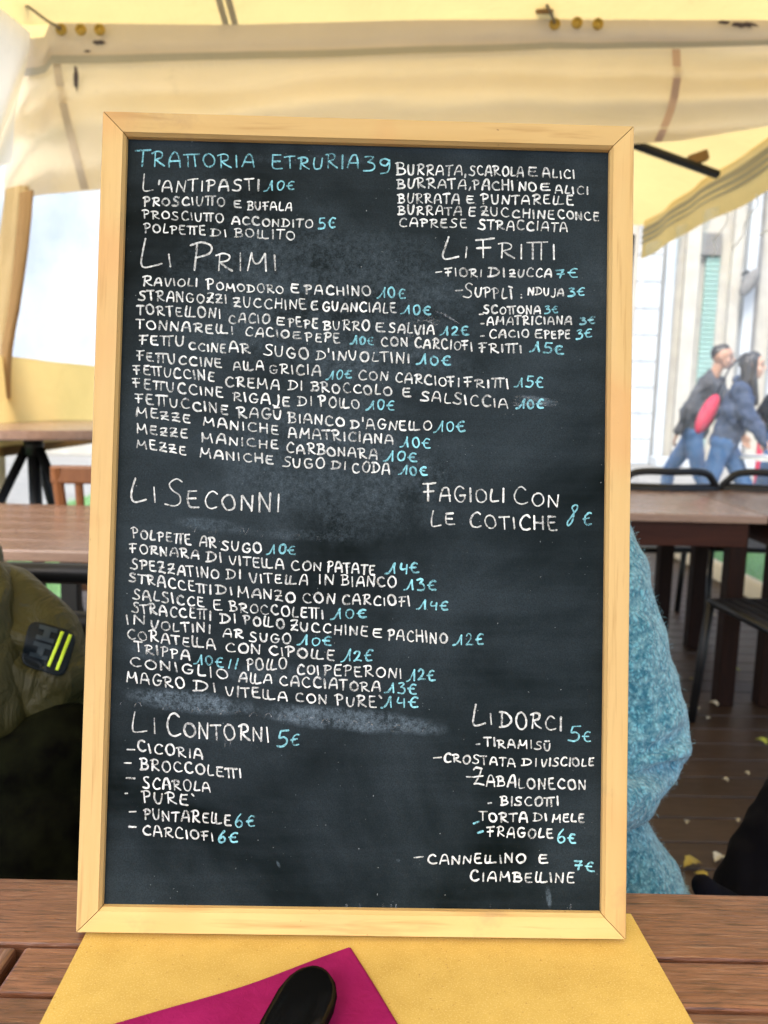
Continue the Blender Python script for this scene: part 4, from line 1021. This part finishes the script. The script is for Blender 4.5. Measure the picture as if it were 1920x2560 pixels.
def walker(label, loc, rz, H, jacket, hair, skin, longhair, phase, lean):
    """a walking adult, local facing +x"""
    t = thing('person', label, 'person', loc, rz, None); k = H / 1.75
    def V(x, y, z): return Vector((x * k, y * k, z * k))
    up = Vector((lean, 0, 1))
    hip = V(0, 0, .93); sh = hip + V(lean * .5, 0, .50); hc = sh + V(lean * .25 + .03, 0, .235)
    hipL, hipR = hip + V(0, .09, 0), hip + V(0, -.09, 0)
    a = phase
    knL, knR = hipL + V(.22 * a, .01, -.43), hipR + V(-.10 * a, -.01, -.44)
    anL, anR = V(.22 * a, .09, .09), V(-.28 * a, -.09, .12)
    shL, shR = sh + V(0, .19, 0), sh + V(0, -.19, 0)
    elL, elR = shL + V(-.16 * a, .05, -.26), shR + V(.12 * a, -.06, -.27)
    wrL, wrR = elL + V(.06 - .04 * a, .0, -.25), elR + V(.05 + .12 * a, .02, -.235)
    F = Vector((1, 0, 0))
    body = [(sh + V(0, 0, .02), .055 * k, hc - V(.03, 0, .07), .05 * k), (shL, .05, shR, .05), (sh - V(0, 0, .05), .09, hip, .10), (hipL, .08, knL, .055), (hipR, .08, knR, .055), (knL, .052, anL, .035), (knR, .052, anR, .035),
            (shL, .045, elL, .038), (shR, .045, elR, .038), (elL, .037, wrL, .025), (elR, .037, wrR, .025)] + head_caps(hc, F)
    body += hand_caps(wrL, (wrL - elL), (1, 0, 0), (0, -1, 0), .35) + hand_caps(wrR, (wrR - elR), (0, .5, .8), (.3, .9, -.3), .55)
    b = obj('body', fuse(body, .0065, 3), skin, t, True)
    eyes(b, hc, F, 'hair')
    top = [(shL - V(0, .02, .01), .072, shR + V(0, .02, -.01), .072), (shL - V(0, .05, .05), .10, hipL - V(0, -.02, -.04), .105), (shR + V(0, .05, -.05), .10, hipR + V(0, .02, .04) + V(0, -.02, 0), .105), (sh - V(0, 0, .08), .125, hip, .125),
           (shL, .080, elL, .074), (shR, .080, elR, .074), (elL, .074, wrL - (wrL - elL) * .06, .05), (elR, .074, wrR - (wrR - elR) * .06, .044), (sh + V(-.01, .035, .085), .048, sh + V(-.01, -.035, .085), .048)]
    me = fuse(top, .012, 3); displace(me, .03, 9, 3); obj('jacket', me, jacket, t, True)
    legs = [(hipL, .098, knL, .072), (hipR, .098, knR, .072), (knL, .068, anL, .052), (knR, .068, anR, .052), (hipL, .11, hipR, .11)]
    me = fuse(legs, .012, 2); displace(me, .008, 10, 5); obj('jeans', me, 'denim', t, True)
    for an, tip in ((anL, .0), (anR, -.25)):
        me = fuse([(an + V(-.03, 0, -.045), .045, an + V(.13, 0, -.055 + tip * .2), .035)], .01, 2); obj('shoe', me, 'shoe', t, True)
    hr = [(hc + V(-.035, 0, .045), .090, hc + V(-.01, 0, .062), .074)] if not longhair else [(hc + V(-.03, 0, .04), .094, hc + V(.0, 0, .055), .078)]
    if longhair:
        for q in (-1, 0, 1): hr += [(hc + V(-.045, q * .055, .02), .055, hc + V(-.05, q * .075, -.17), .045), (hc + V(-.05, q * .075, -.17), .045, hc + V(-.03, q * .09, -.36), .025)]
        for q in (-1, 1): hr += [(hc + V(.02, q * .07, .05), .03, hc + V(.02, q * .085, -.14), .03), (hc + V(.02, q * .085, -.14), .03, hc + V(.06, q * .10, -.36), .02)]
    me = fuse(hr, .009, 2); displace(me, .006, 30, 1, (1, 1, .25)); obj('hair', me, hair, t, True)
    return t, dict(sh=sh, hip=hip, hc=hc, shL=shL, shR=shR, wrR=wrR, elR=elR)
hm = at(1805, 885, 8.0)
wm, J1 = walker('man with short dark hair in a dark jacket walking across the street', (hm.x - .22, hm.y, -.06), -.6, 1.78, 'charcoal', 'hair', 'skin_tan', False, -1.15, .25)
hw = at(1872, 918, 7.2)
ww, J2 = walker('woman with long dark hair in a navy jacket walking across the street', (hw.x - .17, hw.y, -.06), -.5, 1.66, 'navy', 'hair', 'skin', True, 1.0, .22)
h3 = at(1990, 880, 7.6)
walker('person in a dark jacket walking at the very right edge of the photo', (h3.x - .1, h3.y, -.06), -.3, 1.75, 'black_cloth', 'hair_brown', 'skin', False, 1.0, .1)
# red bag at the woman's back, dark camera on her strap
c = at(1768, 1035, 7.35)
rb = thing('shoulder_bag', 'bright red shoulder bag behind the back of the walking woman', 'bag', tuple(c), 0)
bm = B(); bmesh.ops.create_uvsphere(bm, u_segments=24, v_segments=16, radius=1, matrix=Matrix.Rotation(.42, 4, 'Y') @ Matrix.Diagonal((.075, .06, .20, 1))); obj('pouch', bm, 'red', rb, True)
bm = B(); tube(bm, smooth_curve([(.07, 0, .17), (.17, .0, .42), (.26, -.03, .52), (.30, -.1, .40), (.22, -.12, .1), (.02, -.02, -.05)], .05), .01, 8); obj('strap', bm, 'black_cloth', rb, True)
c = at(1888, 1065, 6.95)
cb = thing('camera_case', 'small dark camera case held in front of the walking woman', 'camera', tuple(c), .2)
bm = B(); box(bm, -.07, .07, -.045, .045, -.05, .05, .015); obj('body', bm, 'hair_brown', cb)
bm = B(); tube(bm, [(.07, 0, 0), (.13, 0, -.01)], .035, 16); obj('lens', bm, 'black_plastic', cb, True)
bm = B(); tube(bm, smooth_curve([(-.05, .03, .05), (-.10, .10, .30), (-.13, .12, .42), (-.10, .06, .30), (.03, -.01, .05)], .04), .008, 6); obj('strap', bm, 'black_cloth', cb, True)
# sign boards at the far right: white panel with red edge
c = at(1912, 1075, 8.6)
sgn = thing('display_board', 'white standing board with red edges behind the walking woman', 'sign', (c.x + .16, c.y, -.06), 0)
bm = B(); box(bm, -.16, .24, -.02, .02, .1, 1.2, .01); obj('panel', bm, 'white_paint', sgn)
for a in (-.2, .25):
    bm = B(); box(bm, a - .025, a + .025, -.025, .025, 0, 1.25, .008); obj('edge', bm, 'red', sgn)
# cafe table outside
c = on_z(1935, 1143, .70)
ct_ = thing('cafe_table', 'small round pale cafe table out on the street at the right edge', 'table', (c.x, c.y, -.06))
bm = B(); bmesh.ops.create_cone(bm, cap_ends=True, segments=40, radius1=.30, radius2=.30, depth=.03, matrix=Matrix.Translation((0, 0, .75))); obj('tabletop', bm, 'white_paint', ct_)
bm = B(); tube(bm, [(0, 0, .735), (0, 0, .03)], .03, 12); obj('pedestal', bm, 'black_metal', ct_, True)
bm = B(); bmesh.ops.create_cone(bm, cap_ends=True, segments=32, radius1=.22, radius2=.18, depth=.03, matrix=Matrix.Translation((0, 0, .015))); obj('foot', bm, 'black_metal', ct_)

# ------------------------------------------------------------------ person in the blue sweater, sitting behind the board
def sitter():
    t = thing('person', 'person in a fuzzy blue knitted sweater sitting behind the chalkboard', 'person', (.12, 1.03, 0))
    O = Vector((.12, 1.03, 0))
    def V(x, y, z): return Vector((x, y, z)) - O
    F = Vector((0, -1, 0))
    hip = V(.12, 1.08, .56); sh = V(.12, 1.03, .985); hc = V(.11, .98, 1.20)
    shL, shR = V(.245, 1.03, .955), V(-.005, 1.03, .955)
    e = on_plane(1690, 1830, Vector((0, .95, 0)), Vector((0, 1, 0)))
    elL, elR = at(*D(1385, 1580), .945) - O, V(-.14, .95, .70)
    wrL, wrR = V(.21, .84, .64), V(.05, .84, .64)
    knL, knR = V(.22, .70, .53), V(.02, .70, .53); anL, anR = V(.22, .74, .08), V(.02, .74, .08)
    body = [(sh, .05, hc - Vector((0, -.02, .08)), .048), (shL, .045, shR, .045), (sh, .09, hip, .10), (V(.2, 1.06, .54), .085, knL, .06), (V(.04, 1.06, .54), .085, knR, .06), (knL, .055, anL, .036), (knR, .055, anR, .036),
            (shL, .042, elL, .036), (shR, .042, elR, .036), (elL, .035, wrL, .025), (elR, .035, wrR, .025)] + head_caps(hc, F)
    body += hand_caps(wrL, (-.6, -.6, -.25), (0, -.5, .8), (-.6, .3, -.5), .5) + hand_caps(wrR, (.6, -.6, -.25), (0, -.5, .8), (.6, .3, -.5), .5)
    b = obj('body', fuse(body, .0065, 3), 'skin', t, True); eyes(b, hc, F, 'hair')
    def Dp_(x, y, d): return at(*D(x, y), d) - O
    sw = [(shL, .06, shR, .06), (V(.20, 1.03, .91), .085, V(.19, 1.06, .58), .135), (V(.03, 1.03, .93), .10, V(-.01, 1.06, .58), .135), (sh - Vector((0, 0, .1)), .12, hip, .14),
          (Dp_(1236, 1125, 1.02), .064, Dp_(1292, 1250, 1.0), .069), (shL, .06, Dp_(1236, 1125, 1.02), .064), (Dp_(1292, 1250, 1.0), .069, Dp_(1322, 1400, .97), .066), (Dp_(1322, 1400, .97), .066, Dp_(1378, 1560, .95), .066), (Dp_(1378, 1560, .95), .068, Dp_(1392, 1598, .94), .060),
          (Dp_(1392, 1598, .94), .060, Dp_(1330, 1680, .90), .058), (Dp_(1330, 1680, .90), .058, Dp_(1200, 1760, .86), .05),
          (shR, .075, elR, .08), (elR, .08, V(.02, .86, .645), .05), (Dp_(1290, 1750, 1.0), .055, Dp_(1350, 1930, .98), .085), (Dp_(1350, 1930, .98), .085, Dp_(1390, 2060, .97), .10), (V(-.02, 1.0, .57), .12, V(-.06, .99, .44), .115), (V(.12, 1.0, .46), .13, V(.2, 1.0, .43), .13),
          (sh + Vector((0, -.01, .06)), .065, sh + Vector((0, -.01, .09)), .06)]
    me = fuse(sw, .007, 5)
    # folds at the elbow and over the hip
    me.update(); nn = [v.normal.copy() for v in me.vertices]
    for v, n in zip(me.vertices, nn):
        p = v.co + O
        q = noise.noise(Vector((p.x * 9, p.y * 9, p.z * 16)))
        d = .006 * q + .004 * noise.noise(p * 30)
        k1 = (p.z - (.70 - .25 * (p.x - .36))) / .012; k2 = (p.z - (.60 + .2 * (p.x - .3))) / .016; k3 = (p.z - (.73 + .1 * (p.x - .3))) / .010
        if p.x > .14: d -= max(0, min(1, (-n.y - .25) * 2)) * (.026 * math.exp(-k1 * k1) + .022 * math.exp(-k2 * k2) + .018 * math.exp(-k3 * k3))
        v.co += n * d
    me.update()
    g = G('fuzzy_blue_knit'); v = g.co()
    wv = g.n('TexVoronoi'); wv.inputs['Scale'].default_value = 210; 
    dn = g.n('TexNoise'); dn.inputs['Scale'].default_value = 60; dn.inputs['Detail'].default_value = 4; g.l(v, dn.inputs['Vector'])
    ad = g.n('VectorMath', operation='MULTIPLY_ADD'); g.l(dn.outputs['Color'], ad.inputs[0]); ad.inputs[1].default_value = (.02, .02, .02); g.l(v, ad.inputs[2]); 
    mp = g.n('Mapping'); mp.inputs['Scale'].default_value = (1.0, 1.0, .7); g.l(ad.outputs[0], mp.inputs[0]); g.l(mp.outputs[0], wv.inputs['Vector'])
    big = g.noise(v, 95, 4, .7)
    col = g.mix(g.rng(wv.outputs['Distance'], .08, .5), (.20, .58, .74), (.03, .17, .26)); col = g.mix(g.rng(big, .42, .70, 0, .45), col, (.46, .80, .90))
    h = g.math('MULTIPLY', wv.outputs['Distance'], -1.0)
    g.bsdf(col, .95, .1, 0, g.bump(g.math('ADD', h, g.math('MULTIPLY', g.noise(v, 260, 4, .7), .6)), .9, .0035), sheen=.4)
    M['knit'] = g.m
    so2 = obj('sweater', me, 'knit', t, True)
    g = G('wool_fibre'); v = g.co(); g.bsdf(g.mix(g.rng(g.noise(v, 60, 3), .3, .7), (.22, .58, .72), (.55, .82, .90)), .9, .1, sheen=.5); M['fibre'] = g.m
    polys = [p for p in me.polygons if (p.center + O).x > .16]
    bm = B(); rr_ = random.Random(3)
    for i in range(10000):
        p = rr_.choice(polys); n = p.normal; c0 = p.center + Vector((rr_.uniform(-.003, .003), rr_.uniform(-.003, .003), rr_.uniform(-.003, .003)))
        tg = n.orthogonal().normalized(); tg = (Matrix.Rotation(rr_.uniform(0, 6.28), 3, n) @ tg)
        L = rr_.uniform(.003, .0085); dirv = (n * rr_.uniform(.35, .9) + tg).normalized(); sd_ = dirv.cross(n).normalized() * .00016
        mid = c0 + dirv * L * .5; tip = c0 + dirv * L + tg * L * .3 * rr_.uniform(-1, 1)
        a = [bm.verts.new(q) for q in (c0 - sd_, c0 + sd_, mid + sd_, mid - sd_)]; bm.faces.new(a); bm.faces.new((a[3], a[2], bm.verts.new(tip)))
    setp(obj('sweater_fuzz', bm, 'fibre', so2), kind='stuff')
    legs = [(V(.2, 1.06, .54), .10, knL, .08), (V(.04, 1.06, .54), .10, knR, .08), (knL, .075, anL, .055), (knR, .075, anR, .055)]
    obj('trousers', fuse(legs, .012, 2), 'black_cloth', t, True)
    for an in (anL, anR): obj('shoe', fuse([(an + Vector((0, .03, -.035)), .045, an + Vector((0, -.13, -.042)), .036)], .01, 2), 'shoe', t, True)
    hr = [(hc + Vector((0, .03, .04)), .094, hc + Vector((0, -.0, .055)), .078)]
    for q in (-1, 0, 1): hr += [(hc + Vector((q * .055, .045, .02)), .055, hc + Vector((q * .075, .06, -.18)), .04)]
    me = fuse(hr, .009, 2); displace(me, .006, 30, 1, (1, 1, .25)); obj('hair', me, 'hair_brown', t, True)
sitter()

# ------------------------------------------------------------------ olive jacket over a chair at the left
cj = metal_chair('metal_chair', 'black armless metal chair under the olive jacket, left of the chalkboard', (-.56, .92, 0), 0, 'black armless metal chairs', False)
jk = thing('olive_jacket', 'olive green jacket with a dark sleeve patch draped over a chair left of the board', 'jacket', (-.55, 1.05, .5))
J0 = jk.location.copy()
g = G('olive_cloth'); v = g.co(); nz = g.noise(v, 14, 4)
g.bsdf(g.mix(g.rng(nz, .3, .7), (.024, .022, .006), (.042, .039, .012)), .5, .22, 0, g.bump(g.math('ADD', g.noise(g.co((1.6, 1, .8), (0, .7, 0)), 17, 4, .55, 1.2), g.math('MULTIPLY', g.noise(v, 500, 2), .02)), .55, .02)); M['olive'] = g.m
M['lining'] = mat_plain('dark_leaf_print_cloth', (.0015, .0015, .0012), (.006, .007, .003), 38, .95, .03, 0, .4, 60)
# body of the jacket
def JP(px, py, d): return at(px, py, d) - J0
bodyc = [(JP(-420, 1430, 1.08), .05, JP(-70, 1440, 1.08), .05), (JP(-400, 1500, 1.08), .06, JP(-400, 1850, 1.06), .07), (JP(-250, 1480, 1.08), .06, JP(-250, 1850, 1.05), .075),
         (JP(-110, 1480, 1.06), .062, JP(-90, 1820, 1.02), .075), (JP(-30, 1560, 1.05), .05, JP(10, 1800, 1.01), .06), (JP(-70, 1450, 1.0), .045, JP(-40, 1560, .965), .048), (JP(-40, 1560, .965), .048, JP(0, 1770, .95), .050)]
me = fuse(bodyc, .006, 8); displace(me, .03, 6, 2, (1.9, 1, .6)); obj('jacket_body', me, 'olive', jk, True)
slv = [(JP(-60, 1478, 1.05), .050, JP(10, 1525, 1.03), .062), (JP(10, 1525, 1.03), .062, JP(85, 1620, 1.00), .067), (JP(85, 1620, 1.0), .067, JP(130, 1700, .99), .062), (JP(130, 1700, .99), .060, JP(175, 1730, 1.0), .045)]
me = fuse(slv, .0045, 5)
me.update(); nn = [v.normal.copy() for v in me.vertices]
for v, n in zip(me.vertices, nn):
    p = v.co + J0
    # creases running down the sleeve from the shoulder
    ax = (p.x * .75 - p.z * .66)
    d = -.018 * abs(noise.noise(Vector((p.x * 9 + p.z * 7, p.y * 4, (p.z - p.x) * 3 + 4)))) + .011 * noise.noise(Vector((p.x * 16 + p.z * 9, p.y * 6, (p.z - p.x) * 4))) + .009 * noise.noise(Vector((p.x * 20 + p.z * 26, p.y * 10, (p.z - p.x) * 9))) - .012 * math.exp(-((p.z - .80 + .55 * (p.x + .44)) / .012)**2) * (p.x < -.43)
    v.co += n * d
me.update()
sleeve = obj('sleeve', me, 'olive', jk, True)
low = [(JP(-420, 1900, 1.04), .07, JP(-60, 1900, .97), .08), (JP(-60, 1900, .97), .08, JP(140, 1880, .96), .07), (JP(-380, 2050, 1.0), .09, JP(150, 2050, .95), .09), (JP(-300, 2190, .98), .09, JP(190, 2180, .94), .09), (JP(150, 1850, 1.0), .05, JP(240, 1830, 1.0), .05)]
me = fuse(low, .01, 4); displace(me, .02, 7, 6); obj('lining', me, 'lining', jk, True)
# sleeve patch laid onto the sleeve surface
bvh = BVHTree.FromPolygons([v.co + J0 for v in me_.vertices] if False else [v.co + J0 for v in sleeve.data.vertices], [tuple(p.vertices) for p in sleeve.data.polygons])
def drape(px, py, off):
    vdir = ray(px, py).normalized(); hit = bvh.ray_cast(CAM, vdir)
    p = hit[0] if hit[0] is not None else at(px, py, .96)
    return p - vdir * off - J0
PT = [(74, 1548), (196, 1582), (160, 1697), (50, 1658)]
def puv(u, v):
    a = Vector(PT[0]).lerp(Vector(PT[1]), u); b = Vector(PT[3]).lerp(Vector(PT[2]), u); return a.lerp(b, v)
def patch_sheet(fn, nu, nv, off, name, mat, parent, thick=.0012):
    o = obj(name, sheet(lambda u, v: drape(*fn(u, v), off), nu, nv), mat, parent, True)
    md = bmesh.new(); md.from_mesh(o.data); bmesh.ops.solidify(md, geom=md.faces[:], thickness=-thick); bmesh.ops.recalc_face_normals(md, faces=md.faces[:]); md.to_mesh(o.data); md.free(); return o
def rounded(u, v):
    U, Vv = 2 * u - 1, 2 * v - 1
    n_ = 5; r = (abs(U)**n_ + abs(Vv)**n_)**(1 / n_); m_ = max(abs(U), abs(Vv))
    s = m_ / r if r > 0 else 1
    return puv(.5 + U * s * .5, .5 + Vv * s * .5)
M['patch_black'] = mat_plain('black_rubber_patch', (.004, .007, .010), (.006, .010, .014), 30, .5, .15)
M['patch_grey'] = mat_plain('grey_patch_lettering', (.022, .032, .040), (.028, .04, .05), 30, .5, .15)
M['patch_lime'] = mat_plain('lime_patch_bars', (.52, .72, .03), (.56, .76, .04), 30, .5, .4)
pa = patch_sheet(rounded, 24, 24, .003, 'sleeve_patch', 'patch_black', jk, .002)
def seg(a, b, wpx):
    a, b = Vector(a), Vector(b); d = (b - a).normalized(); n = Vector((-d.y, d.x)) * wpx
    return lambda u, v: a.lerp(b, u) + n * (v - .5)
for a, b in (((157, 1579), (121, 1666)), ((177, 1586), (142, 1675))): patch_sheet(seg(a, b, 8), 16, 3, .0052, 'lime_bar', 'patch_lime', pa)
for k, (l1, l2) in enumerate((((98, 1567), (144, 1577)), ((90, 1591), (134, 1606))) and [(((98, 1566), (144, 1578)), ((90, 1591), (135, 1604))), (((84, 1607), (128, 1620)), ((74, 1634), (119, 1647)))]):
    bm = B()
    parts = [seg(l1[0], l1[1], 11), seg(l2[0], l2[1], 11), seg(Vector(l1[0]).lerp(Vector(l1[1]), .5), Vector(l2[0]).lerp(Vector(l2[1]), .5), 17)]
    for q, fn in enumerate(parts):
        b2 = sheet(lambda u, v: drape(*fn(u, v), .0052 + q * .0002), 8, 3); tmp = bpy.data.meshes.new('x'); b2.to_mesh(tmp); b2.free(); bm.from_mesh(tmp)
    obj('patch_letter', bm, 'patch_grey', pa)

# ------------------------------------------------------------------ black coat at the lower right
bc = thing('black_coat', 'black coat heaped on a seat at the lower right behind the table', 'coat', (.62, 1.05, .4))
Q0 = bc.location.copy()
def QP(px, py, d): return at(px, py, d) - Q0
cc = [(QP(1990, 2010, 1.10), .05, QP(1935, 2170, 1.06), .07), (QP(1935, 2170, 1.06), .07, QP(1905, 2330, 1.02), .08), (QP(2080, 2000, 1.12), .09, QP(2060, 2350, 1.05), .12), (QP(2200, 2050, 1.1), .1, QP(2200, 2400, 1.05), .12), (QP(1985, 2100, 1.1), .07, QP(1990, 2350, 1.06), .10)]
me = fuse(cc, .009, 4); displace(me, .016, 9, 4, (1.5, 1, .7)); obj('coat_body', me, 'black_cloth', bc, True)
me = fuse([(QP(1757, 2215, .96), .016, QP(1775, 2235, .97), .018), (QP(1775, 2235, .97), .018, QP(1860, 2300, .99), .028)], .005, 3); obj('coat_sleeve', me, 'black_cloth', bc, True)

# ------------------------------------------------------------------ fallen leaves on the deck
leafm = [mat_plain('yellow_leaf', (.34, .25, .045), (.26, .19, .035), 40, .6, .3), mat_plain('pale_leaf', (.50, .46, .35), (.40, .35, .25), 40, .6, .3), mat_plain('green_yellow_leaf', (.38, .42, .06), (.30, .32, .05), 40, .6, .3)]
def leaf(px, py, L, kind, rz, label):
    p = on_z(px, py, .006)
    bm = B(); n = 10; rows = []
    for i in range(n + 1):
        s = i / n; wv = L * .32 * sin(pi * s**.8) * (1 + .25 * sin(i * 2.4)) + .0006
        z = .004 + .012 * sin(pi * s) * (L / .05) 
        rows.append([bm.verts.new((L * (s - .5), q * wv, z - abs(q) * -.006)) for q in (-1, -.5, 0, .5, 1)])
    for a, b in zip(rows, rows[1:]):
        for j in range(4): bm.faces.new((a[j], b[j], b[j + 1], a[j + 1]))
    o = obj('fallen_leaf', bm, leafm[kind], None, True); o.location = (p.x, p.y, .002); o.rotation_euler = (0, 0, rz)
    setp(o, label, 'leaf', 'fallen leaves on the deck')
def cz(x, y): return 1520 + x / 2.01, 1200 + y / 2.01
for (x, y, L, kd_, lb) in ((435, 1015, .075, 0, 'large yellow leaf on the deck left of the black chair leg'), (430, 1165, .085, 1, 'large white curled leaf on the deck beside the sweater elbow'), (530, 1130, .05, 1, 'pale leaf on the deck just right of the black chair leg'),
                    (640, 960, .05, 2, 'pale green leaf between two dark table legs'), (520, 680, .06, 1, 'white leaf on the deck beside the farther table leg'), (420, 1940, .07, 0, 'yellow leaf on the deck near the sweater hem'),
                    (470, 2005, .055, 0, 'yellow leaf half behind the black coat sleeve'), (555, 1910, .055, 1, 'tan leaf on the deck close to the black coat'), (770, 1320, .055, 2, 'green yellow leaf at the right photo edge'),
                    (590, 1513, .025, 1, 'tiny pale leaf on the deck midway up the right edge'), (697, 1480, .024, 1, 'tiny pale leaf right of another tiny one on the open deck'), (505, 1203, .026, 1, 'tiny white leaf at the foot of the black chair leg'),
                    (265, 710, .04, 0, 'small yellow leaf under the dark table'), (650, 1718, .022, 1, 'tiny pale leaf beside the top of the black coat'), (395, 1727, .022, 1, 'tiny pale leaf between the sweater and the black coat'),
                    (575, 1000, .022, 1, 'tiny pale leaf in front of the dark table leg')):
    leaf(*cz(x, y), L * .78, kd_, random.uniform(0, 6.28), lb)
bpy.context.view_layer.update()
